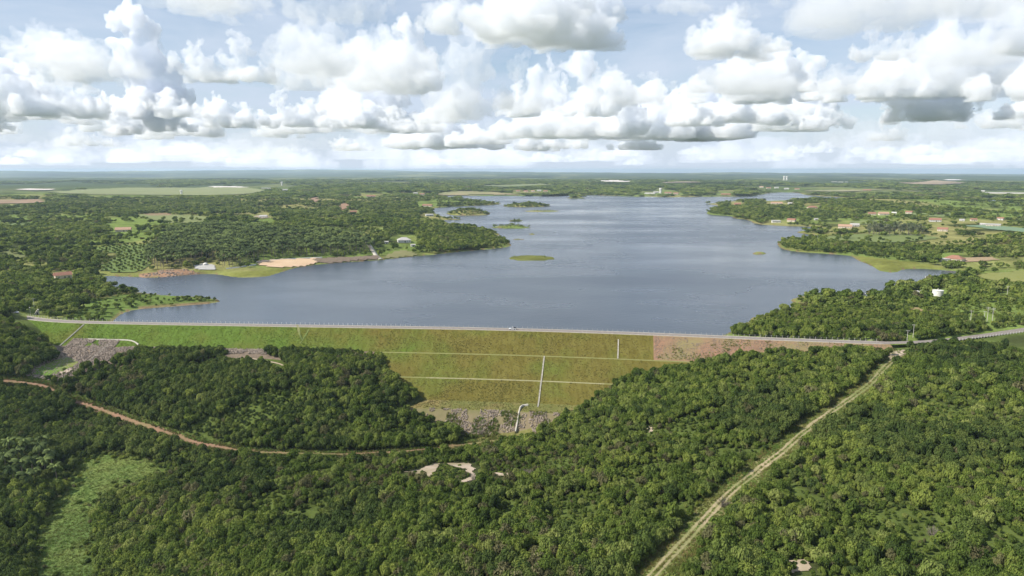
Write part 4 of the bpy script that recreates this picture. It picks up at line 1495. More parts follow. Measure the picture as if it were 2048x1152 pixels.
def scatter(name, meshes, pts, rot, scl, idx, kind='stuff'):
    """one object that carries a mesh on each point"""
    me = bpy.data.meshes.new(name)
    n = len(pts)
    me.vertices.add(n)
    me.vertices.foreach_set('co', np.asarray(pts, np.float32).ravel())
    for nm, tp, dat, key in (('rot', 'FLOAT_VECTOR', rot, 'vector'), ('scl', 'FLOAT_VECTOR', scl, 'vector'), ('pick', 'INT', idx, 'value')):
        at = me.attributes.new(nm, tp, 'POINT')
        at.data.foreach_set(key, np.asarray(dat, np.int32 if tp == 'INT' else np.float32).ravel())
    ob = link(name, me)
    ob['kind'] = kind
    ng = bpy.data.node_groups.new(name, 'GeometryNodeTree')
    ng.interface.new_socket('Geometry', in_out='INPUT', socket_type='NodeSocketGeometry')
    ng.interface.new_socket('Geometry', in_out='OUTPUT', socket_type='NodeSocketGeometry')
    N, Lk = ng.nodes, ng.links
    gi, go = N.new('NodeGroupInput'), N.new('NodeGroupOutput')
    join = N.new('GeometryNodeJoinGeometry')
    for m in reversed(meshes):
        src = bpy.data.objects.new(name + '_source', m)          # not linked to the scene: only its mesh is used
        oi = N.new('GeometryNodeObjectInfo')
        oi.inputs['Object'].default_value = src
        g2i = N.new('GeometryNodeGeometryToInstance')
        Lk.new(oi.outputs['Geometry'], g2i.inputs[0])
        Lk.new(g2i.outputs[0], join.inputs[0])
    m2p = N.new('GeometryNodeMeshToPoints')
    iop = N.new('GeometryNodeInstanceOnPoints')
    iop.inputs['Pick Instance'].default_value = True
    for nm, tp, sock in (('rot', 'FLOAT_VECTOR', 'Rotation'), ('scl', 'FLOAT_VECTOR', 'Scale'), ('pick', 'INT', 'Instance Index')):
        na_ = N.new('GeometryNodeInputNamedAttribute')
        na_.data_type = tp
        na_.inputs['Name'].default_value = nm
        Lk.new(na_.outputs['Attribute'], iop.inputs[sock])
    Lk.new(gi.outputs[0], m2p.inputs['Mesh'])
    Lk.new(m2p.outputs[0], iop.inputs['Points'])
    Lk.new(join.outputs[0], iop.inputs['Instance'])
    Lk.new(iop.outputs[0], go.inputs[0])
    md = ob.modifiers.new('scatter', 'NODES')
    md.node_group = ng
    return ob


def fan(r0, r1, sp, half=45.0, seed=0):
    """jittered grid over a sector in front of the dam viewpoint"""
    rng = np.random.default_rng(seed)
    xm = r1 * math.sin(math.radians(half))
    gx, gy = np.meshgrid(np.arange(-xm, xm, sp), np.arange(0, r1, sp * 0.9))
    gx = gx + (np.arange(gx.shape[0]) % 2)[:, None] * sp / 2
    x = gx.ravel() + rng.uniform(-.42, .42, gx.size) * sp
    y = gy.ravel() + rng.uniform(-.42, .42, gx.size) * sp
    r = np.hypot(x, y)
    k = (r >= r0) & (r < r1) & (np.abs(np.arctan2(x, y)) < math.radians(half))
    return x[k], y[k]


DENSE = [gpoly(p) for p in (
    [(20, 470), (60, 455), (120, 440), (175, 455), (168, 480), (110, 492), (30, 486)],
    [(280, 404), (310, 394), (380, 390), (470, 394), (480, 404), (420, 412), (300, 412)],
    [(760, 488), (800, 468), (720, 440), (700, 420), (800, 412), (866, 413), (866, 425), (880, 432), (850, 441), (905, 451), (1000, 463), (1024, 490), (960, 498), (870, 507), (850, 495)],
    [(1420, 412), (1500, 405), (1690, 402), (1800, 410), (1790, 425), (1700, 435), (1600, 446), (1520, 446), (1450, 430), (1412, 426)],
    [(1558, 488), (1640, 486), (1800, 492), (2048, 500), (2048, 516), (1900, 514), (1700, 508), (1600, 503), (1560, 498)],
    [(1440, 672), (1500, 640), (1580, 618), (1620, 590), (1700, 594), (1770, 592), (1768, 579), (1850, 566), (1930, 556), (2150, 575), (2150, 655), (1900, 680), (1700, 683)],
    [(900, 388), (1000, 378), (1110, 379), (1180, 386), (1300, 388), (1400, 386), (1530, 382), (1500, 391), (1400, 392), (1250, 391), (1110, 392), (1000, 389)],
    [(1605, 389.5), (1700, 385.5), (1900, 388), (2150, 392), (2150, 397), (1900, 396), (1760, 397), (1650, 392.5)],
    [(540, 425), (640, 418), (760, 405), (850, 408), (860, 413), (700, 432), (560, 436)],
    [(-40, 560), (120, 540), (190, 566), (240, 586), (160, 606), (-40, 640)], [(330, 598), (400, 597), (425, 602), (380, 605), (330, 605)],
)]
PALM_GROVE = gpoly([(318, 500), (345, 470), (430, 458), (520, 464), (560, 474), (640, 472), (735, 483), (744, 505), (690, 510), (600, 514), (520, 518), (505, 528), (470, 535), (440, 537), (434, 522), (398, 524),
                    (380, 534), (300, 540), (290, 520)])


CLEAR_PX = [np.array(p, float) for p in (
    [(50, 640), (220, 644), (600, 650), (1000, 656), (1300, 666), (1500, 674), (1760, 682), (1745, 689), (1560, 693), (1430, 690), (1310, 702), (1280, 714), (1240, 728), (1200, 750), (1195, 765), (1160, 800), (1130, 820),
     (1120, 838), (1060, 865), (1030, 877), (985, 884), (960, 878), (948, 845), (915, 797), (880, 762), (840, 737), (800, 702), (780, 693), (690, 694), (520, 696), (400, 696), (285, 694), (275, 700),
     (200, 722), (172, 728), (150, 738), (112, 752), (62, 757), (58, 746), (140, 714), (110, 700), (100, 688), (80, 665)],
    [(28, 624), (60, 632), (130, 640), (130, 646), (60, 644), (44, 638), (28, 634)],
    [(1900, 672), (1975, 662), (2048, 652), (2100, 648), (2100, 664), (2048, 668), (1975, 678), (1915, 685)],
    [(1960, 682), (2048, 668), (2100, 664), (2100, 700), (2048, 704), (2010, 690)],
    [(803, 946), (872, 926), (955, 926), (956, 958), (925, 970), (905, 962), (855, 958)], [(985, 944), (1024, 946), (1022, 954), (1000, 954)], [(1292, 850), (1312, 852), (1310, 866), (1296, 866)],
    [(1570, 1121), (1624, 1117), (1618, 1143), (1582, 1150)], [(440, 708), (475, 703), (523, 702), (580, 738), (572, 738), (540, 722), (520, 714), (470, 718)],
    [(0, 757), (50, 764), (92, 770), (92, 778), (40, 772), (0, 765)], [(150, 800), (230, 826), (340, 862), (450, 893), (500, 901), (500, 909), (440, 900), (370, 886), (290, 858), (220, 834), (150, 808)],
    [(500, 901), (600, 902), (700, 902), (860, 893), (1000, 879), (1000, 888), (860, 904), (700, 913), (500, 910)],
    [(1815, 700), (1740, 758), (1715, 785), (1660, 820), (1600, 860), (1540, 915), (1480, 965), (1420, 1020), (1350, 1090), (1285, 1152), (1340, 1152), (1400, 1080), (1470, 1005), (1530, 950), (1590, 895), (1640, 850), (1735, 788), (1755, 765), (1790, 722)],
    [(160, 925), (205, 908), (300, 922), (345, 940), (290, 958), (215, 985), (185, 1020), (190, 1080), (185, 1160), (75, 1160), (85, 1060), (108, 1012), (137, 977)],
    [(112, 745), (140, 733), (152, 738), (130, 753)], [(512, 522), (570, 516), (755, 511), (760, 520), (640, 528), (545, 536), (518, 531)], [(384, 537), (400, 527), (431, 529), (431, 541)],
    [(278, 546), (330, 537), (385, 537), (470, 541), (572, 538), (530, 555), (345, 556), (280, 557)], [(730, 482), (745, 482), (760, 515), (745, 515)],
    [(1704, 511), (1790, 520), (1890, 534), (1865, 537), (1805, 536), (1792, 546), (1757, 542), (1745, 532)],
    [(1940, 551), (2048, 541), (2100, 540), (2100, 566), (1990, 563)],
)] + [np.array(f[1], float) for f in FIELDS if f[0] != 'field' or f[1][0][1] < 400] + [np.array([(a - w, b - 1.1 * h), (a + w, b - 1.1 * h), (a + w, b + .8), (a - w, b + .8)], float) for a, b, w, h in HOUSE_BOXES]


def hides(x, y, z, h, w):
    """True where a tree would stand in the way of something the photograph shows"""
    k = np.zeros(x.shape, bool)
    for f in (0.05, 0.5, 0.92):
        a, b = to_px(x, y, z + h * f)
        for p in CLEAR_PX:
            k |= inside(a, b, p)
    for f in (-0.7, 0.7):
        a, b = to_px(x + f * w, y, z + h * 0.6)
        for p in CLEAR_PX:
            k |= inside(a, b, p)
    return k


def density(x, y, sd):
    r = np.hypot(x, y)
    n1, n2 = fbm(x, y, 260, 15, 3), fbm(x, y, 55, 19, 3)
    d = smooth(0.44, 0.58, 0.5 * n1 + 0.5 * n2) * 0.48 + 0.05
    d = d * (1 - smooth(2300, 3200, r)) + smooth(2300, 3200, r) * smooth(0.38, 0.52, fbm(x, y * 0.45, 800, 55, 4)) * 0.8
    for p in DENSE:
        k_ = inside(x, y, p)
        d[k_] = (0.62 + 0.35 * smooth(0.38, 0.56, n2))[k_]
    for f_, p in zip(FIELDS, FIELD_POLYS):
        d[inside(x, y, p)] = 0.07 if f_[0] == 'field' and p.mean(0)[1] < 1600 else 0.012
    dn = (crest_y(x) - y > 0) & (r < 1200)
    gaps = smooth(0.60, 0.68, fbm(x, y, 20, 151, 3))
    d[dn] = (1.0 - 0.25 * gaps)[dn]
    for q_ in (0, 1, 3, 4, 9):
        d[inside(x, y, ISLANDS[q_][0])] = 0.97
    k_ = inside(x, y, TONGUE) & ~inside(x, y, DENSE[-1])
    d[k_] *= 0.55
    d[inside(x, y, PALM_GROVE)] = 0.03
    d[inside(x, y, ISLANDS[7][0])] = 0.10
    d[inside(x, y, ISLANDS[2][0])] = 0.3
    for p in (REEDS, REED_R):
        d[inside(x, y, p)] = 0.05
    d = d * smooth(0.5, 4.0 + 8 * n2, sd + 1.0 * dn * 100)
    return d


def shrink(x, y):
    """stands of low scrub and of taller wood"""
    n = fbm(x, y, 70, 27, 3)
    k = 0.80 + 0.55 * smooth(0.35, 0.72, n)
    sandy = PX(900, 940, -21)
    k *= 1 - 0.42 * np.exp(-(((x - sandy[0]) / 75) ** 2 + ((y - sandy[1]) / 26) ** 2))
    nb = PX(1780, 630, 3)
    k *= 1 - 0.50 * np.exp(-(((x - nb[0]) / 130) ** 2 + ((y - nb[1]) / 70) ** 2))
    k = np.where(inside(x, y, TONGUE), k * 0.6, k)
    k *= 1 - 0.52 * smooth(0.58, 0.68, fbm(x, y, 20, 151, 3)) * (y < 420)
    for q_, (p, h) in enumerate(ISLANDS):
        k = np.where(inside(x, y, p), k * (0.75 if q_ in (0, 1, 9) else 0.45), k)
    west_ = smooth(30, -70, x + 0.35 * (y - 300))
    k *= 1 + 0.32 * west_
    lw = PX(60, 900, -34)
    k *= 1 + 0.45 * np.exp(-(((x - lw[0]) / 70) ** 2 + ((y - lw[1]) / 60) ** 2))
    kn = PX(560, 800, -20)
    k *= 1 + 0.10 * np.exp(-(((x - kn[0]) / 90) ** 2 + ((y - kn[1]) / 50) ** 2))
    return k


def band(r0, r1, sp, seed, hmean, wide, half=45.0):
    x, y = fan(r0, r1, sp, half, seed)
    sd = water_dist(x, y)
    k = sd > 0.5
    k |= (crest_y(x) - y > 0) & (np.hypot(x, y) < 1200)
    x, y, sd = x[k], y[k], sd[k]
    rng = np.random.default_rng(seed + 1)
    d = density(x, y, sd)
    k = rng.random(len(x)) < d
    x, y, sd = x[k], y[k], sd[k]
    if r0 < 2000:
        k = ~no_tree(x, y)
        x, y, sd = x[k], y[k], sd[k]
    z = height(x, y, sd)
    k = ~hides(x, y, z, hmean * shrink(x, y), wide * shrink(x, y))
    x, y, z = x[k], y[k], z[k]
    n = len(x)
    s = np.clip(shrink(x, y) * rng.lognormal(-0.05, 0.31, n), 0.35, 1.75)
    s = np.where(rng.random(n) < 0.015, np.minimum(s * 1.4, 1.75), s)          # a few emergent trees
    hh = hmean * s
    ww = wide * s * rng.uniform(0.85, 1.2, n)
    rot = np.column_stack([rng.normal(0, 0.06, n), rng.normal(0, 0.06, n), rng.uniform(0, 6.283, n)])
    return np.column_stack([x, y, z - 0.15]), rot, np.column_stack([ww, ww, hh]), rng


P1, R1, S1_, g1 = band(110, 560, 2.15, 1, 3.5, 1.62)
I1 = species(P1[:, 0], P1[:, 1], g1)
# the 300 that show largest stand as trees of their own
qx, qy = to_px(P1[:, 0], P1[:, 1], P1[:, 2] + S1_[:, 2] * 0.6)
inview = (qx > 5) & (qx < 2043) & (qy > 400) & (qy < 1146)
show = np.where(inview, S1_[:, 0] * S1_[:, 2] / np.hypot(P1[:, 0], P1[:, 1]) ** 2, -1)
own = np.argsort(-show)[:300]
CRWN = ['crown', 'trunk']


LANDMARKS = [(60, 930, 'dark broadleaf tree beside the palms of the shaded wood at the lower left'), (40, 1110, 'dark broadleaf tree between the grassy valley and the lower left corner'),
             (50, 830, 'dark broadleaf tree of the shaded wood just below the reddish road bend'), (250, 880, 'dark broadleaf tree between the reddish dirt road and the top of the grassy valley'),
             (260, 1010, 'broadleaf tree on the right rim of the bright grassy valley'), (270, 1125, 'broadleaf tree right of the grassy valley at the bottom edge'),
             (430, 960, 'broadleaf tree on the slope under the exposed bend of the dirt road'), (450, 1110, 'broadleaf tree of the dense slope below left of the sandy clearing, by the bottom edge'),
             (620, 1000, 'broadleaf tree on the ridge left of the forked sandy clearing'), (650, 1120, 'broadleaf tree at the bottom edge well below the forked sandy clearing, left of it'),
             (860, 1000, 'broadleaf tree directly below the forked sandy clearing'), (880, 1110, 'broadleaf tree at the bottom edge straight below the forked sandy clearing'),
             (1060, 1000, 'rounded tree below right of the small sandy spots on the ridge'), (1080, 1115, 'rounded tree at the bottom edge midway between the ridge and the track'),
             (1250, 1010, 'rounded tree on the dark strip left of the sandy track'), (1230, 1110, 'rounded tree left of the track where it leaves the picture'),
             (1300, 900, 'rounded tree below the tiny pale bare spot on the green slope'), (1460, 1090, 'bushy tree right of the track at the bottom edge'),
             (1590, 1080, 'bushy tree above the bare pink clearing at the lower right'), (1700, 1120, 'bushy tree right of the bare pink clearing at the bottom edge'),
             (1650, 980, 'bushy tree on the slope right of the widest part of the track'), (1850, 1000, 'bushy tree around the leafless grey shrub at the right'),
             (1880, 1110, 'bushy tree of the scrub below the leafless grey shrub, by the bottom edge'), (2010, 1080, 'bushy tree at the lower right corner of the wood'), (2000, 940, 'bushy tree by the right edge, halfway up the slope'),
             (560, 820, 'dark broadleaf tree on the wooded knoll below the dam')]


def tree_label(px, py):
    lb = min(LANDMARKS, key=lambda q: (q[0] - px) ** 2 + 2.2 * (q[1] - py) ** 2)[2]
    return lb, 'broadleaf trees of the foreground wood'


for j, i in enumerate(own):
    lb, gr = tree_label(qx[i], qy[i])
    t = thing('broadleaf_tree', lb, 'tree', tuple(map(float, P1[i])), float(R1[i, 2]), gr)
    t.scale = tuple(map(float, S1_[i]))
    link('trunk', TRUNKS[j % 3], t)
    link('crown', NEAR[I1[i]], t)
rest = np.ones(len(P1), bool)
rest[own] = False
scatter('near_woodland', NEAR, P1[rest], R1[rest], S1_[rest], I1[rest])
P2, R2, S2, g2 = band(560, 1150, 4.4, 3, 4.2, 2.9)
scatter('bank_woodland', FAR, P2, R2, S2, g2.integers(0, 5, len(P2)))
P3, R3, S3, g3 = band(1150, 2500, 7.6, 5, 4.8, 4.5)
scatter('shore_woodland', FAR, P3, R3, S3, g3.integers(0, 5, len(P3)))
P4, R4, S4, g4 = band(2500, 7000, 24.0, 7, 7.0, 14.0, 42.0)
scatter('distant_woodland', CLUMP, P4, R4, S4, g4.integers(0, 5, len(P4)))
print('trees', len(P1), len(P2), len(P3), len(P4), time.time() - T0)

# low bushes that break up the edges of the sandy clearings
bx, by = [], []
for p in SAND_POLYS:
    m = 12
    k_ = RNG.integers(0, len(p), m)
    f_ = RNG.random((m, 1))
    e_ = p[k_] * (1 - f_) + p[(k_ + 1) % len(p)] * f_ + RNG.normal(0, 1.3, (m, 2))
    bx.append(e_[:, 0]); by.append(e_[:, 1])
fill = gpoly([(845, 957), (872, 945), (890, 932), (925, 940), (940, 952), (915, 962), (900, 970), (870, 968)])
e_ = np.column_stack([RNG.uniform(fill[:, 0].min(), fill[:, 0].max(), 420), RNG.uniform(fill[:, 1].min(), fill[:, 1].max(), 420)])
k_ = inside(e_[:, 0], e_[:, 1], fill)
for p in SAND_POLYS[1:3]:
    k_ &= ~inside(e_[:, 0], e_[:, 1], p)
bx.append(e_[k_, 0]); by.append(e_[k_, 1])
bx, by = np.concatenate(bx), np.concatenate(by)
m = len(bx)
sz = RNG.uniform(0.45, 1.05, (m, 1))
scatter('clearing_bushes', NEAR, np.column_stack([bx, by, height(bx, by) - 0.2]), np.column_stack([np.zeros((m, 2)), RNG.uniform(0, 6.28, m)]), np.hstack([sz, sz, sz * 1.3]), RNG.integers(0, N_NEAR, m))
# leafless grey shrubs
bare = [bare_mesh('twigs', 7), bare_mesh('twigs', 8)]
BARE = [(948, 965, 'leafless grey shrub just below the sandy clearing'), (1110, 872, 'leafless grey shrub among green scrub right of the rocky toe'),
        (963, 872, 'leafless pale shrub on the bank where the dirt road meets the rocky toe'), (1868, 1080, 'leafless grey shrub standing in dense scrub at the lower right'),
        (1445, 1015, 'leafless grey shrub beside the sandy track'), (1055, 955, 'leafless grey shrub right of the sandy clearings'),
        (218, 1040, 'leafless grey shrub on the right edge of the grassy valley')]
for k, (px, py, lb) in enumerate(BARE):
    p = ground(px, py)[0]
    o = link('bare_shrub', bare[k % 2], None, (p[0], p[1], p[2] - 0.1), k * 1.3)
    o.scale = (3.4, 3.4, 4.0)
    tag(o, lb, 'shrub', 'leafless grey shrubs')

# palms: a few at the lower left, the grove by the beach
rnd = random.Random(5)


def put_palm(x, y, z, h, k, lb, gr):
    tr, cr = PALMS[k % 5]
    t = thing('palm_tree', lb, 'palm', (x, y, z), rnd.uniform(0, 6.28), gr)
    t.scale = (h, h, h)
    link('trunk', tr, t)
    link('crown', cr, t)


PALM_NEAR = [(22, 905), (40, 925), (55, 900), (66, 935), (80, 915), (48, 950), (92, 940), (30, 960), (72, 960), (105, 920), (60, 975), (14, 935), (85, 895), (115, 950)]
pp = ground([a for a, b in PALM_NEAR], [b + 18 for a, b in PALM_NEAR])
for k, p in enumerate(pp):
    put_palm(p[0], p[1], p[2], rnd.uniform(8.5, 11), k, ['palm of the shaded wood nearest the left edge of the picture', 'palm in the middle of the shaded wood at the lower left', 'palm of the shaded wood nearest the grassy valley'][int(p[0] > pp[:, 0].mean() - 4) + int(p[0] > pp[:, 0].mean() + 8)], 'palms in the shaded wood')
x0, y0 = PALM_GROVE.min(0)
x1, y1 = PALM_GROVE.max(0)
gx, gy = np.meshgrid(np.arange(x0, x1, 8.0), np.arange(y0, y1, 8.6))
gx = gx.ravel() + RNG.normal(0, 1.1, gx.size)
gy = gy.ravel() + RNG.normal(0, 1.1, gy.size)
kk = inside(gx, gy, PALM_GROVE) & (water_dist(gx, gy) > 5) & ~inside(gx, gy, PAVED) & ~inside(gx, gy, BEACH)
gx, gy = gx[kk], gy[kk]
gz = height(gx, gy)
order = np.argsort(np.hypot(gx, gy))
print('grove palms', len(gx))
GH = RNG.uniform(10.5, 14.5, len(gx))
GROVE_MARKS = [(320, 515, 'coconut palm at the west end of the grove above the brown rocky bank'), (400, 500, 'coconut palm standing behind the paved landing of the grove'),
               (470, 530, 'coconut palm between the paved landing and the beach'), (560, 512, 'coconut palm along the back of the sandy beach'), (680, 508, 'coconut palm above the brown rubble shore east of the beach'),
               (735, 495, 'coconut palm beside the white boat ramp'), (560, 480, 'coconut palm in the inner rows of the grove behind the beach')]


def grove_label(x, y, z):
    a, b = to_px(x, y, z)
    return min(GROVE_MARKS, key=lambda q: (q[0] - a) ** 2 + 6 * (q[1] - b) ** 2)[2]


for k in order[:286]:
    put_palm(float(gx[k]), float(gy[k]), float(gz[k]), float(GH[k]), int(k), grove_label(gx[k], gy[k], gz[k]), 'palms of the grove')
# the deeper rows of the grove
pm = []
for tr, cr in PALMS:
    v1 = [v.co[:] for v in tr.vertices]; f1 = [tuple(p.vertices) for p in tr.polygons]
    v2 = [v.co[:] for v in cr.vertices]; f2 = [tuple(i + len(v1) for i in p.vertices) for p in cr.polygons]
    m_ = bpy.data.meshes.new('palm'); m_.from_pydata(v1 + v2, [], f1 + f2); m_.update()
    m_.materials.append(M['palm_bark']); m_.materials.append(M['palm'])
    m_.polygons.foreach_set('material_index', np.array([0] * len(f1) + [1] * len(f2), np.int32))
    pm.append(m_)
dp = order[286:]
if len(dp):
    scatter('palm_grove', pm, np.column_stack([gx, gy, gz])[dp], np.column_stack([np.zeros((len(dp), 2)), RNG.uniform(0, 6.28, len(dp))]),
            np.repeat(GH[dp][:, None], 3, 1), RNG.integers(0, 5, len(dp)))
# eucalyptus row on the right bank
EU = [euca_meshes(600 + k) for k in range(3)]
for k in range(26):
    px = 1738 + (k % 13) * 8.6 + rnd.uniform(-3, 3)
    py = 468 + (k // 13) * 3.5 + rnd.uniform(-1, 1)
    p = ground(px, py)[0]
    t = thing('eucalyptus_tree', 'slender tall tree in the %s row of the right bank stand, %s' % (['back', 'front'][k // 13], ['at its lake end', 'at its middle', 'at its inland end'][min(2, (k % 13) // 5)]), 'tree', tuple(p), rnd.uniform(0, 6.28), 'slender trees on the right bank')
    h = rnd.uniform(13, 18)
    t.scale = (h * 0.95, h * 0.95, h)
    tr, cr = EU[k % 3]
    link('trunk', tr, t)
    link('crown', cr, t)
# orchard rows on the pale slope left of the grove
op = FIELD_POLYS[7]
x0, y0 = op.min(0); x1, y1 = op.max(0)
gx, gy = np.meshgrid(np.arange(x0, x1, 8.0), np.arange(y0, y1, 8.5))
gx = gx.ravel() + RNG.normal(0, .6, gx.size); gy = gy.ravel() + RNG.normal(0, .6, gy.size)
kk = inside(gx, gy, op)
gx, gy = gx[kk], gy[kk]
k3 = len(gx)
scatter('orchard', FAR, np.column_stack([gx, gy, height(gx, gy)]), np.column_stack([np.zeros((k3, 2)), RNG.uniform(0, 6.28, k3)]),
        np.column_stack([np.full((k3, 2), 2.0), np.full(k3, 3.2)]) * RNG.uniform(.75, 1.2, (k3, 1)), RNG.integers(0, 5, k3))

# grass standing on the dam faces, the meadow and the toe
TU = [tuft_mesh('tuft', 1, M['tall_grass']), tuft_mesh('tuft', 2, M['tall_grass']), tuft_mesh('tuft', 3, M['lush_grass']), tuft_mesh('tuft', 4, M['lush_grass'])]
n = 60000
ss = RNG.uniform(S0, s_at_px(1300), n)
qq = RNG.uniform(4, 71.5, n)
x, y, nx, ny = crest_at(ss)
X, Y, Z = x + nx * qq, y + ny * qq, dam_z(qq)
flatp = ((qq > 22.9) & (qq < 25.1)) | ((qq > 43.5) & (qq < 45.7))
k = (~flatp) & ((qq < 23) | (ss > s_at_px(775))) & (fbm(X, Y, 18, 91, 3) + RNG.uniform(-.35, .35, n) > 0.38) & (relief_down(X, Y) < Z + 0.5)
X, Y, Z = X[k], Y[k], Z[k]
n = len(X)
east = smooth(-170, -20, X) + RNG.normal(0, .25, n)
pick = np.where(east > 0.5, RNG.integers(0, 2, n), RNG.integers(2, 4, n))
sc_ = RNG.uniform(0.3, 0.75, n)[:, None] * np.array([0.9, 0.9, 0.75])
scatter('slope_grass', TU, np.column_stack([X, Y, Z - 0.05]), np.column_stack([np.zeros((n, 2)), RNG.uniform(0, 6.28, n)]), sc_, pick)


def tufts_in(name, poly, sp, hs, meshes, thr=0.4):
    x0, y0 = poly.min(0); x1, y1 = poly.max(0)
    m = int((x1 - x0) * (y1 - y0) / sp ** 2)
    X, Y = RNG.uniform(x0, x1, m), RNG.uniform(y0, y1, m)
    k = inside(X, Y, poly) & (fbm(X, Y, 16, 95, 3) + RNG.uniform(-.15, .15, m) > thr)
    X, Y = X[k], Y[k]
    m = len(X)
    scatter(name, meshes, np.column_stack([X, Y, height(X, Y)]), np.column_stack([np.zeros((m, 2)), RNG.uniform(0, 6.28, m)]),
            np.repeat(RNG.uniform(.6, 1.3, m)[:, None] * hs, 3, 1), RNG.integers(0, len(meshes), m))


tufts_in('meadow_grass', CLEARING, 0.45, 0.75, TU[2:] + TU[2:] + TU[1:2], 0.22)
ce = CLEARING
m = 620
k_ = RNG.integers(0, len(ce), m); f_ = RNG.random((m, 1))
e_ = ce[k_] * (1 - f_) + ce[(k_ + 1) % len(ce)] * f_ + RNG.normal(0, 3.0, (m, 2))
e_ = np.vstack([e_, np.column_stack([RNG.uniform(ce[:, 0].min(), ce[:, 0].max(), 40), RNG.uniform(ce[:, 1].min(), ce[:, 1].max(), 40)])])
e_ = e_[inside(e_[:, 0], e_[:, 1], ce) | (np.arange(len(e_)) < m)]
m = len(e_)
sz = RNG.uniform(0.5, 1.5, (m, 1))
scatter('meadow_bushes', NEAR, np.column_stack([e_, height(e_[:, 0], e_[:, 1]) - 0.2]), np.column_stack([np.zeros((m, 2)), RNG.uniform(0, 6.28, m)]), np.hstack([sz, sz, sz * 1.35]), RNG.integers(0, N_NEAR, m))
tufts_in('toe_grass', TOE_FLAT, 1.2, 1.0, TU, 0.5)
tr_line = road_lines['dirt_track']
# low growth along the track verges
m = 15000
ti = RNG.integers(0, len(tr_line) - 1, m); tf = RNG.random(m)
bx = tr_line[ti] * (1 - tf[:, None]) + tr_line[ti + 1] * tf[:, None]
off = RNG.uniform(0.0, 6.5, m) * np.where(RNG.random(m) < .5, -1, 1)
bx = bx + np.column_stack([off, -off * 0.55])
dl = dist_line(bx[:, 0], bx[:, 1], tr_line)
k = ((dl > 1.7) | (dl < 0.35)) & (bx[:, 1] > 120)
bx = bx[k]; m = len(bx)
scatter('verge_grass', TU, np.column_stack([bx, height(bx[:, 0], bx[:, 1])]), np.column_stack([np.zeros((m, 2)), RNG.uniform(0, 6.28, m)]),
        np.repeat(RNG.uniform(.4, .95, m)[:, None], 3, 1), RNG.integers(0, 4, m))
rl = road_lines['dirt_road']
m = 7000
ti = RNG.integers(0, len(rl) - 1, m); tf = RNG.random(m)
bx = rl[ti] * (1 - tf[:, None]) + rl[ti + 1] * tf[:, None] + RNG.normal(0, 2.2, (m, 2))
k = dist_line(bx[:, 0], bx[:, 1], rl) > 0.9
bx = bx[k]; m = len(bx)
scatter('verge_grass', TU, np.column_stack([bx, height(bx[:, 0], bx[:, 1])]), np.column_stack([np.zeros((m, 2)), RNG.uniform(0, 6.28, m)]),
        np.repeat(RNG.uniform(.5, 1.2, m)[:, None], 3, 1), RNG.integers(0, 4, m))
# riprap
ST = [stone_mesh(900 + k) for k in range(5)]


def stones_in(name, poly, sp, size, thr=0.3):
    x0, y0 = poly.min(0); x1, y1 = poly.max(0)
    m = int((x1 - x0) * (y1 - y0) / sp ** 2)
    X, Y = RNG.uniform(x0, x1, m), RNG.uniform(y0, y1, m)
    k = inside(X, Y, poly) & (fbm(X, Y, 9, 97, 2) > thr)
    X, Y = X[k], Y[k]
    m = len(X)
    Z = height(X, Y)
    ud = height_fast_under_dam(X, Y)
    Z = np.where(ud, np.maximum(Z, dam_z(dist_line(X, Y, crest))), Z)
    scatter(name, ST, np.column_stack([X, Y, Z + 0.1]), RNG.uniform(0, 6.28, (m, 3)), RNG.uniform(.55, 1.4, (m, 1)) * size * RNG.uniform(.8, 1.2, (m, 3)), RNG.integers(0, 5, m))


def stones_on_dam(s0, s1, q0, q1, n, size, zf, ragged=0.0):
    ss, qq = RNG.uniform(s0, s1, n), RNG.uniform(q0, q1, n)
    x, y, nx, ny = crest_at(ss)
    X, Y = x + nx * qq, y + ny * qq
    if ragged:
        k = fbm(X, Y, 7, 98, 2) > ragged
        X, Y, qq = X[k], Y[k], qq[k]
    m = len(X)
    Z = np.maximum(zf(qq), height(X, Y))
    scatter('riprap_rocks', ST, np.column_stack([X, Y, Z + 0.1]), RNG.uniform(0, 6.28, (m, 3)), RNG.uniform(.5, 1.35, (m, 1)) * size * RNG.uniform(.8, 1.2, (m, 3)), RNG.integers(0, 5, m))


stones_on_dam(s_at_px(96), s_at_px(285), 24.0, 60, 7000, 1.05, west_z, 0.12)
stones_on_dam(s_at_px(182), s_at_px(272), 17.0, 24.2, 1500, 0.95, dam_z, 0.25)
stones_on_dam(s_at_px(285), s_at_px(700), 22.8, 27.5, 3000, 1.0, west_z, 0.25)
def tufts_on_dam(name, s0, s1, q0, q1, n, hs, meshes, thr):
    ss, qq = RNG.uniform(s0, s1, n), RNG.uniform(q0, q1, n)
    x, y, nx, ny = crest_at(ss)
    X, Y = x + nx * qq, y + ny * qq
    k = fbm(X, Y, 8, 99, 2) > thr
    X, Y, qq = X[k], Y[k], qq[k]
    m = len(X)
    scatter(name, meshes, np.column_stack([X, Y, np.maximum(dam_z(qq), height(X, Y))]), np.column_stack([np.zeros((m, 2)), RNG.uniform(0, 6.28, m)]),
            np.repeat(RNG.uniform(.6, 1.3, m)[:, None] * hs, 3, 1), RNG.integers(0, len(meshes), m))


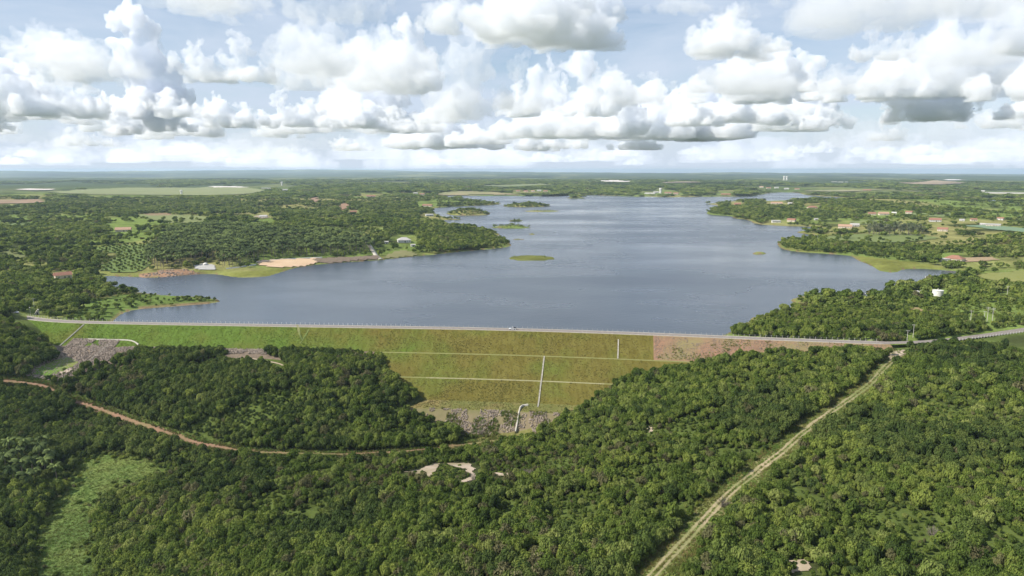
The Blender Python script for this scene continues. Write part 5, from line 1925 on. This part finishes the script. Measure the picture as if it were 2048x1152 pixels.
tufts_on_dam('gravel_weeds', s_at_px(1308), s_at_px(1765), 4, 22, 2600, 0.75, TU, 0.55)
tufts_on_dam('toe_weeds', s_at_px(900), s_at_px(1170), 71, 85, 2600, 1.25, TU[1:], 0.52)
stones_on_dam(s_at_px(1308), s_at_px(1765), 4, 22, 4200, 0.42, dam_z, 0.30)
stones_on_dam(s_at_px(900), s_at_px(1170), 71.5, 84, 3000, 1.0, dam_z, 0.40)
stones_in('bank_rocks', RUBBLE2, 2.6, 1.6, 0.4)
stones_in('bank_rocks', RUBBLE, 2.0, 1.3, 0.4)
print('plants', time.time() - T0)

# ------------------------------------------------------------------ buildings, poles, vehicles, boats
def facing_cam(p, turn=0.0):
    return -math.atan2(p[0], p[1]) + turn


def window(parent, c, w, h, rz=0.0):
    f = MB().box(c, (w, 0.12, h), rz).build('window', M['white'], parent)
    MB().box((c[0], c[1] - 0.045, c[2]), (w * 0.78, 0.08, h * 0.78), rz).build('pane', M['dark'], f)


def house(p, w, kind, wall, roof, label, turn):
    cat = {'tower': 'tower', 'tank': 'water tank', 'dome': 'hut', 'shed': 'shed', 'hutment': 'concrete block'}.get(kind, 'house')
    name = {'tower': 'tower', 'tank': 'water_tank', 'dome': 'round_hut', 'shed': 'shed', 'hip': 'hip_roofed_house', 'hutment': 'concrete_block'}.get(kind, 'house')
    t = thing(name, label, cat, tuple(map(float, p)), facing_cam(p, turn), None)
    wm, rm = M[wall], M[roof] if roof else None
    if kind == 'tower':
        h = w * 2.0
        MB().lathe([(w * .42, -0.5), (w * .40, h * .62), (w * .40, h * .64)], 10).build('shaft', wm, t)
        MB().lathe([(w * .42, h * .64), (w * .58, h * .70), (w * .58, h * .94), (w * .2, h)], 10).build('tank', wm, t)
        return t
    if kind == 'tank':
        h = w * .62
        MB().lathe([(w / 2, -0.5), (w / 2, h)], 24).build('tank', wm, t)
        MB().lathe([(w / 2 * 1.04, h + 0.003), (w / 2 * 1.04, h + .18), (w * .06, h + .5)], 24).build('lid', wm, t)
        MB().lathe([(w * .06, h + .5), (w * .06, h + 1.3), (w * .02, h + 1.5)], 8).build('vent', M['concrete'], t)
        mb = MB()
        for sx in (-.22, .22):
            mb.cyl((w * .1 + sx, -w / 2 - .12, 0), (w * .1 + sx, -w / 2 - .12, h + .8), .035, n=4)
        for k in range(int(h / .4)):
            mb.cyl((w * .1 - .22, -w / 2 - .12, k * .4 + .3), (w * .1 + .22, -w / 2 - .12, k * .4 + .3), .025, n=4)
        mb.build('ladder', M['wire'], t)
        return t
    if kind == 'dome':
        h = w * .38
        MB().lathe([(w / 2, -0.5), (w / 2, h)], 18).build('wall', wm, t)
        MB().lathe([(w * .53, h + .003), (w * .46, h + w * .12), (w * .3, h + w * .22), (w * .04, h + w * .28)], 18).build('roof', wm, t)
        MB().box((0, -w / 2 + .02, h * .42), (w * .2, .2, h * .84)).build('door', M['dark'], t)
        return t
    if kind == 'hutment':
        mb = MB()
        a, b, h = w / 2, w * .35, w * .95
        mb.add([(-a, -b, -.5), (a, -b, -.5), (a, b, -.5), (-a, b, -.5), (a * .45, -b, h), (a * .85, -b, h), (a * .85, b, h), (a * .45, b, h)],
               [(3, 2, 1, 0), (4, 5, 6, 7), (0, 1, 5, 4), (1, 2, 6, 5), (2, 3, 7, 6), (3, 0, 4, 7)])
        mb.build('block', wm, t)
        MB().box((a * .3, -b - .02, h * .25), (w * .22, .1, h * .45)).build('opening', M['dark'], t)
        return t
    d = {'shed': min(w * .5, 14), 'hip': w * .75}.get(kind, min(w * .62, 12))
    h = min(3.2, max(2.4, w * .32))
    MB().box((0, 0, h / 2 - .25), (w, d, h + .5)).build('wall', wm, t)
    ov = 0.6
    a, b = w / 2 + ov, d / 2 + ov
    mb = MB()
    if kind == 'shed':
        r1, r2 = h + .05, h + .05 + min(d * .12, 1.4)
        mb.add([(-a, -b, r1), (a, -b, r1), (a, b, r2), (-a, b, r2), (-a, -b, r1 + .16), (a, -b, r1 + .16), (a, b, r2 + .16), (-a, b, r2 + .16)],
               [(3, 2, 1, 0), (4, 5, 6, 7), (0, 1, 5, 4), (1, 2, 6, 5), (2, 3, 7, 6), (3, 0, 4, 7)])
        MB().box((0, d / 2 - .06, (h + r2) / 2), (w, .1, r2 - h)).build('parapet', wm, t)
    else:
        rh = min(d * .32, 3.4)
        g = a * (.35 if kind == 'hip' else 1.0)
        mb.add([(-a, -b, h - .05), (a, -b, h - .05), (a, b, h - .05), (-a, b, h - .05), (-g, 0, h + rh), (g, 0, h + rh)],
               [(3, 2, 1, 0), (0, 1, 5, 4), (2, 3, 4, 5), (1, 2, 5), (3, 0, 4)])
    mb.build('roof', rm or wm, t)
    y = -d / 2 - .04
    MB().box((w * .06, y, 1.0), (max(.9, w * .08), .12, 2.05)).build('door', M['dark'], t)
    for fx in ((-.3, .3) if w < 14 else (-.36, -.18, .24, .4)):
        window(t, (w * fx, y, 1.5), min(1.4, w * .13), 1.0)
    if kind == 'hip' and w > 11:
        mb = MB()
        for fx in (-.48, -.16, .16, .48):
            mb.cyl((w * fx, -d / 2 - ov * .8, -.3), (w * fx, -d / 2 - ov * .8, h), .12, n=6)
        mb.build('veranda_posts', wm, t)
    return t


bp = ground([b[0] for b in BUILDINGS], [b[1] for b in BUILDINGS])
rnd = random.Random(77)
for b, p in zip(BUILDINGS, bp):
    dist = math.sqrt(p[0] ** 2 + p[1] ** 2 + (CAM_Z - p[2]) ** 2)
    house(p, b[2] * dist / FPX, b[3], b[4], b[5], b[6], rnd.uniform(-.35, .35))


def walls(name, pts, w, h, label, cat, mat):
    return ground_channel(name, pts, w, h, label, cat, mat)


walls('beach_wall', [(512, 525), (560, 519.5), (600, 517.5), (645, 515.5)], 0.9, 1.0, 'low pale wall along the back of the sandy beach', 'wall', M['white'])
walls('landing_wall', [(452, 538), (480, 535), (512, 530)], 0.9, 0.9, 'low pale wall between the paved landing and the beach', 'wall', M['white'])
walls('boat_ramp', [(731, 483), (740, 492), (746, 502), (753, 513), (762, 519)], 5.0, 0.55, 'steep white concrete boat ramp from the orange roofed house down to the water', 'ramp', M['concrete'])


def utility_pole(px, py, h, label, arms=1, twin=False):
    p = ground(px, py)[0]
    t = thing('utility_pole', label, 'utility pole', tuple(map(float, p)), facing_cam(p, .3), 'concrete utility poles')
    MB().cyl((0, 0, -.5), (0, 0, h), .17, .10, 8).build('pole', M['pole'], t)
    for k in range(arms):
        z = h - .35 - k * .9
        a = MB().box((0, -.16, z), (2.1, .12, .14)).build('crossarm', M['pole'], t)
        mb = MB()
        for x in (-.95, 0 if arms > 1 else -.3, .95):
            mb.cyl((x, -.16, z + .07), (x, -.16, z + .33), .06, .04, 6)
        mb.build('insulator', M['white'], a)
    return t


POLES = [(1974, 643, 9.5, 'left one of the tall pole pair beside the climbing road', 2), (1984, 645, 9.5, 'right one of the tall pole pair beside the climbing road', 2),
         (1968, 642, 6.5, 'short bare pole just left of the tall pole pair', 1), (1941, 642, 7, 'lone pole in scrub well left of the tall pole pair', 1),
         (1826, 675, 8, 'taller pole with crossarm where the crest fence ends', 1), (1814, 682, 6.5, 'shorter pole next to the one where the crest fence ends', 1),
         (2014, 592, 8, 'lone pole standing near the right edge below the meadow', 1), (69, 618, 8, 'pole rising behind the grey concrete block at the west end', 1)]
for px, py, h, lb, arms in POLES:
    utility_pole(px, py, h, lb, arms)
p = ground(61, 630)[0]
t = thing('street_lamp', 'small white lamp post by the west end of the crest fence', 'lamp', tuple(map(float, p)))
MB().cyl((0, 0, -.3), (0, 0, 5), .09, .06, 6).build('post', M['pole'], t)
MB().lathe([(.12, 5.0), (.34, 5.15), (.34, 5.45), (.1, 5.6)], 10).build('lamp_head', M['white'], t)


def wheel(parent, x, y, r=.36):
    w = MB().cyl((x, y - .12, r), (x, y + .12, r), r, n=14).build('wheel', M['tyre'], parent)
    MB().cyl((x, y - .135, r), (x, y + .135, r), r * .55, n=10).build('rim', M['rim'], w)


def car(p, rz, label, pickup):
    t = thing('parked_car', label, 'car', p, rz)
    prof = [(-2.25, .42), (-2.25, .95), (-2.1, 1.02), (-.75, 1.06), (.95, 1.02), (1.9, .92), (2.2, .72), (2.2, .42)]
    mb = MB()
    n = len(prof)
    mb.add([(x, -.86, z) for x, z in prof] + [(x, .86, z) for x, z in prof], [tuple(range(n)), tuple(range(2 * n - 1, n - 1, -1))] + [(k, n + k, n + (k + 1) % n, (k + 1) % n) for k in range(n)])
    mb.build('body', M['car'], t)
    cab = [(-.75, 1.06), (-.55, 1.62), (.3, 1.64), (1.0, 1.03)] if pickup else [(-2.0, 1.03), (-1.6, 1.52), (.2, 1.55), (1.0, 1.03)]
    mb = MB()
    mb.add([(x, -.78 + .12 * (z > 1.2), z) for x, z in cab] + [(x, .78 - .12 * (z > 1.2), z) for x, z in cab], [(0, 1, 2, 3), (7, 6, 5, 4)] + [(k, 4 + k, 4 + (k + 1) % 4, (k + 1) % 4) for k in range(4)])
    mb.build('cabin', M['glass'], t)
    top = 1.65 if pickup else 1.56
    MB().box((-.15 if pickup else -.7, 0, top), (.86 if pickup else 1.85, 1.28, .06)).build('roof', M['car'], t)
    if pickup:
        MB().box((-1.5, 0, 1.36), (1.44, 1.62, .66), top=.92).build('load', M['black'], t)
    for sx in (-1.35, 1.4):
        for sy in (-.8, .8):
            wheel(t, sx, sy)
    for sy in (-.6, .6):
        MB().box((2.2, sy, .72), (.06, .3, .16)).build('headlight', M['white'], t)
        MB().box((-2.26, sy, .82), (.06, .22, .2)).build('tail_light', M['tile'], t)
    MB().box((2.2, 0, .5), (.12, 1.6, .16)).build('bumper', M['black'], t)
    return t


s = s_at_px(1025)
x, y, nx, ny = crest_at(s)
car((float(x + nx * .6), float(y + ny * .6), CREST_Z + .07), math.atan2(ny, nx) - math.pi / 2, 'white pickup with black covered load bed stopped on the dam crest road', True)
x, y, nx, ny = crest_at(s_at_px(33))
zc = float(road_z(np.array([float(x)]), np.array([float(y)]))[0])
car((float(x), float(y), zc + .07), math.atan2(ny, nx) + math.pi / 2, 'small white car on the road at the west end of the dam', False)


def boat(px, py, L, label, engine, rz):
    q = PX(px, py, 0)
    t = thing('motor_boat' if engine else 'skiff', label, 'boat', (float(q[0]), float(q[1]), 0.0), rz)
    V, F = [], []
    st = [(-.5, .17, .0), (-.2, .2, .0), (.15, .18, .02), (.38, .1, .06), (.5, .01, .12)]
    for x, hw, rise in st:
        V += [(x * L, -hw * L, .13 * L + rise * L * .4), (x * L, -hw * L * .6, -.05 * L + rise * L), (x * L, hw * L * .6, -.05 * L + rise * L), (x * L, hw * L, .13 * L + rise * L * .4)]
    for i in range(4):
        for k in range(3):
            F.append((i * 4 + k, i * 4 + k + 1, i * 4 + k + 5, i * 4 + k + 4))
    F += [(0, 3, 2, 1), (16, 17, 18, 19)]
    MB().add(V, F).build('hull', M['white'], t)
    MB().box((-.05 * L, 0, .08 * L), (.72 * L, .28 * L, .02 * L)).build('deck', M['plaster'], t)
    MB().box((-.2 * L, 0, .13 * L), (.09 * L, .26 * L, .05 * L)).build('seat', M['plaster'], t)
    if engine:
        e = MB().box((-.53 * L, 0, .16 * L), (.1 * L, .1 * L, .16 * L), top=.8).build('outboard_motor', M['black'], t)
        MB().cyl((-.53 * L, 0, -.1 * L), (-.53 * L, 0, .1 * L), .025 * L, n=6).build('motor_leg', M['black'], e)
        mb = MB()
        mb.add([(.08 * L, -.15 * L, .14 * L), (.08 * L, .15 * L, .14 * L), (-.02 * L, .12 * L, .29 * L), (-.02 * L, -.12 * L, .29 * L), (.06 * L, -.15 * L, .14 * L), (.06 * L, .15 * L, .14 * L), (-.04 * L, .12 * L, .29 * L), (-.04 * L, -.12 * L, .29 * L)],
               [(0, 1, 2, 3), (7, 6, 5, 4), (0, 4, 5, 1), (2, 6, 7, 3), (1, 5, 6, 2), (0, 3, 7, 4)])
        mb.build('windscreen', M['glass'], t)
        mb = MB()
        for sx, sy in ((-.36, -.14), (-.36, .14), (-.06, -.14), (-.06, .14)):
            mb.cyl((sx * L, sy * L, .12 * L), (sx * L, sy * L, .4 * L), .012 * L, n=4)
        mb.box((-.21 * L, 0, .41 * L), (.36 * L, .34 * L, .025 * L))
        mb.build('canopy', M['black'], t)
    return t


boat(1727, 589.5, 5.6, 'white motor boat with black canopy lying off the near right shore', True, .35)
boat(1855, 554.5, 4.4, 'small white skiff afloat at the head of the right bay', False, .1)
print('objects', time.time() - T0)

# ------------------------------------------------------------------ clouds and haze
def _roughen(me, tall, seed, octaves):
    nv = len(me.vertices)
    v = np.empty(nv * 3, np.float32)
    me.vertices.foreach_get('co', v)
    v = v.reshape(-1, 3).astype(float)
    for s, a in octaves:
        nn = np.empty(nv * 3, np.float32)
        me.vertices.foreach_get('normal', nn)
        b = np.abs(2 * vn3(v / (s * tall) + seed * 17.3, seed) - 1)
        v = v + nn.reshape(-1, 3) * ((b - .42) * a * tall)[:, None]
        me.vertices.foreach_set('co', v.astype(np.float32).ravel())
        me.update()
    return v


def cloud_mesh(seed, width, tall, depth, n):
    rng = random.Random(seed)
    bm = bmesh.new()
    towers = [(rng.uniform(-.36, .36) * width, rng.uniform(-.3, .3) * depth, rng.uniform(.4, 1)) for _ in range(rng.randint(2, 4))]
    towers[0] = (towers[0][0], towers[0][1], 1.0)
    for k in range(n):
        tx_, ty_, th = rng.choice(towers)
        t = rng.random()
        r = (tall * .5 + width * .28) * (.21 - .11 * t) * rng.uniform(.6, 1.2)
        sp = (1 - t) * .155 + .045
        x = tx_ + rng.gauss(0, 1) * sp * width
        y = ty_ + rng.gauss(0, 1) * sp * depth
        z = .08 * tall + t * th * tall * .78
        bmesh.ops.create_icosphere(bm, subdivisions=2, radius=r, matrix=Matrix.Translation((x, y, z)))
    me = bpy.data.meshes.new('cloud_base')
    bm.to_mesh(me)
    bm.free()
    o = bpy.data.objects.new('cloud_base', me)
    C.objects.link(o)
    m = o.modifiers.new('r', 'REMESH')
    m.mode = 'VOXEL'
    m.voxel_size = max(tall, width * 0.4) / 52
    dg = bpy.context.evaluated_depsgraph_get()
    me2 = bpy.data.meshes.new_from_object(o.evaluated_get(dg))
    bpy.data.objects.remove(o)
    bpy.data.meshes.remove(me)
    v = _roughen(me2, tall, seed, ((.30, .15), (.15, .09), (.075, .052)))
    o = bpy.data.objects.new('cloud_base', me2)              # a second remesh takes out the folds
    C.objects.link(o)
    m = o.modifiers.new('r', 'REMESH')
    m.mode = 'VOXEL'
    m.voxel_size = max(tall, width * 0.4) / 74
    dg = bpy.context.evaluated_depsgraph_get()
    me3 = bpy.data.meshes.new_from_object(o.evaluated_get(dg))
    bpy.data.objects.remove(o)
    bpy.data.meshes.remove(me2)
    me2 = me3
    v = _roughen(me2, tall, seed, ((.05, .03),))
    zb = .05 * tall
    lo = v[:, 2] < zb
    v[lo, 2] = zb + (v[lo, 2] - zb) * .22
    v[:, 2] -= zb
    ext = v.max(0) - v.min(0)
    v[:, :2] -= (v.max(0) + v.min(0))[:2] / 2
    v /= max(ext[0], ext[1])
    me2.vertices.foreach_set('co', v.astype(np.float32).ravel())
    me2.polygons.foreach_set('use_smooth', np.ones(len(me2.polygons), bool))
    me2.update()
    return me2


def cloud_mat(name, dens):
    m, n, l, out = new_mat(name)
    pv = n.new('ShaderNodeVolumePrincipled')
    pv.inputs['Color'].default_value = (0.958, 0.970, 0.990, 1)  # blue airlight put into the cloud colour, so shaded bases turn bluish grey
    pv.inputs['Density'].default_value = dens
    pv.inputs['Anisotropy'].default_value = 0.1
    l.new(pv.outputs[0], out.inputs['Volume'])
    return m


CM = [cloud_mat('cloud_thick', 0.0085), cloud_mat('cloud_soft', 0.0026), cloud_mat('cloud_far', 0.00017), cloud_mat('cloud_mid', 0.0036), cloud_mat('cloud_low', 0.0010)]
ARCH = []                                                     # (height / width, meshes)
for k, (w, h, d, n_) in enumerate([(2600, 760, 1600, 90), (2400, 1250, 1400, 100), (2200, 1700, 1300, 110), (1900, 2100, 1200, 110), (1700, 2000, 1200, 90), (1400, 2300, 1100, 100), (2700, 1050, 1700, 110), (2100, 1600, 1300, 120)]):
    a = cloud_mesh(k + 3, w, h, d, n_)
    vz = np.empty(len(a.vertices) * 3, np.float32)
    a.vertices.foreach_get('co', vz)
    asp = float(vz.reshape(-1, 3)[:, 2].max())
    a.materials.append(CM[0])
    ARCH.append((asp, a))
print('cloud shapes', [round(a[0], 2) for a in ARCH], sum(len(a[1].vertices) for a in ARCH), time.time() - T0)


def best_shape(asp):
    o = sorted(range(len(ARCH)), key=lambda i: abs(math.log(ARCH[i][0] / asp)))
    return o[0] if rnd.random() < .65 else o[1]


# as surveyed in the picture: centre x, base y, width, height (pixels), shape, soft
CL = [(105, 236, 225, 140, 1, 0), (320, 236, 150, 205, 2, 0), (380, 238, 110, 48, 3, 0), (462, 172, 190, 95, 5, 0), (500, 46, 240, 75, 3, 1),
      (630, 185, 130, 140, 4, 1), (600, 256, 130, 70, 1, 0), (700, 256, 240, 110, 5, 0), (835, 190, 110, 140, 2, 0), (895, 296, 200, 95, 1, 0),
      (930, 240, 150, 200, 4, 1), (1090, 104, 280, 130, 3, 0), (1115, 268, 215, 165, 1, 0), (490, 258, 150, 66, 1, 0), (50, 288, 110, 46, 3, 0), (155, 300, 140, 72, 1, 0), (245, 276, 40, 44, 4, 0),
      (330, 322, 200, 50, 5, 0), (560, 300, 190, 40, 3, 0), (740, 318, 210, 52, 0, 0), (1250, 272, 90, 105, 4, 0), (1365, 282, 90, 135, 2, 0), (1440, 248, 210, 90, 5, 0),
      (1460, 196, 240, 110, 0, 1), (1590, 262, 190, 145, 2, 0), (1690, 296, 200, 75, 0, 0), (1745, 130, 130, 75, 1, 0), (1900, 292, 340, 150, 5, 0), (1930, 190, 300, 200, 1, 1),
      (2010, 120, 140, 120, 4, 0), (1080, 302, 110, 50, 1, 0), (1000, 308, 90, 60, 4, 0), (1200, 322, 220, 46, 5, 0), (1480, 318, 220, 46, 0, 0), (1780, 326, 240, 40, 3, 0), (2000, 322, 240, 40, 0, 0),
      (100, 330, 200, 34, 0, 0), (950, 330, 240, 30, 3, 0), (1340, 44, 120, 30, 0, 1), (1440, 58, 110, 40, 3, 1), (1600, 16, 200, 40, 3, 1), (900, 22, 120, 60, 0, 1)]
rnd = random.Random(12)
for k in range(52):
    CL.append((rnd.uniform(-250, 2300), rnd.uniform(235, 318), rnd.uniform(60, 150), rnd.uniform(28, 75), 0, int(rnd.random() < .4)))
for k in range(26):
    CL.append((rnd.uniform(-250, 2300), rnd.uniform(120, 285), rnd.uniform(160, 330), rnd.uniform(60, 130), 0, int(rnd.random() < .6)))
CL += [(1010, 92, 330, 150, 0, 0), (430, 28, 260, 90, 0, 1), (700, 60, 200, 120, 0, 1), (1760, 60, 420, 150, 0, 1), (1990, 60, 260, 160, 0, 1)]
for k in range(44):
    CL.append((rnd.uniform(-150, 2200), rnd.uniform(296, 332), rnd.uniform(36, 100), rnd.uniform(8, 20), 0, 2))
for k in range(30):
    CL.append((rnd.uniform(-150, 2200), rnd.uniform(312, 339), rnd.uniform(60, 200), rnd.uniform(10, 26), 0, 0))
BASE_H = 1050.0


def put_cloud(x, y, z, w, h, soft, rot):
    i = best_shape(h / w)
    o = link('cloud', ARCH[i][1], None, (x, y, z), rot)
    o.material_slots[0].link = 'OBJECT'
    o.material_slots[0].material = CM[soft]
    o.scale = (w, w, max(0.75, min(1.3, h / w / ARCH[i][0])) * w)
    o['kind'] = 'structure'


for k, (px, py, w, h, a, soft) in enumerate(CL):
    el = math.atan((340 - py) / FPX)
    # base level over a round earth: solve  H - d*d/2R - CAM_Z = d tan(el)
    H_ = BASE_H * (0.85 + 0.5 * ((k * 37) % 10) / 10) - CAM_Z
    te = math.tan(el)
    d = RE * (-te + math.sqrt(te * te + 2 * H_ / RE))
    d = min(d, 62000)
    sc_px = d / FPX
    az = math.atan((px - 1024) / FPX)
    w, h = w * 1.08, h * 1.06
    if d > 30000:
        soft = 4 if soft == 2 else 2
    elif d > 17000:
        soft = 3
    put_cloud(d * math.tan(az), d, d * te + CAM_Z, w * sc_px, h * sc_px, soft, rnd.choice([0, 3.14]) + rnd.uniform(-.5, .5))
# the same sky goes on outside the picture
for k in range(46):
    az = rnd.uniform(42, 318)
    d = 3200 * (9 ** rnd.random())
    w = rnd.uniform(900, 2600)
    sh = BASE_H / math.tan(math.radians(SUN_EL))              # the reservoir lies in a sunny gap
    gx_, gy_ = d * math.sin(math.radians(az)) - sh * math.sin(math.radians(SUN_AZ)), d * math.cos(math.radians(az)) - sh * math.cos(math.radians(SUN_AZ))
    if abs(gx_) < 2600 + w and -1200 - w < gy_ < 3600 + w:
        continue
    put_cloud(d * math.sin(math.radians(az)), d * math.cos(math.radians(az)), BASE_H * rnd.uniform(.95, 1.1), w, w * rnd.uniform(.35, .7), 0, rnd.uniform(0, 6.28))

hm, hn, hl, ho = new_mat('haze')
hv = hn.new('ShaderNodeVolumePrincipled')
hv.inputs['Color'].default_value = (0.66, 0.82, 1.0, 1)
hv.inputs['Density'].default_value = 4.2e-5
hv.inputs['Anisotropy'].default_value = 0.2
hl.new(hv.outputs[0], ho.inputs['Volume'])
zlo, zhi = float(tz.min()) - 1.0, max(float(tz.max()) + 12.0, CAM_Z + 6)
print('haze', zlo, zhi)
tag(MB().box((0, 18500, (zlo + zhi) / 2), (84000, 46000, zhi - zlo)).build('haze', hm), kind='stuff')
print('done', time.time() - T0)
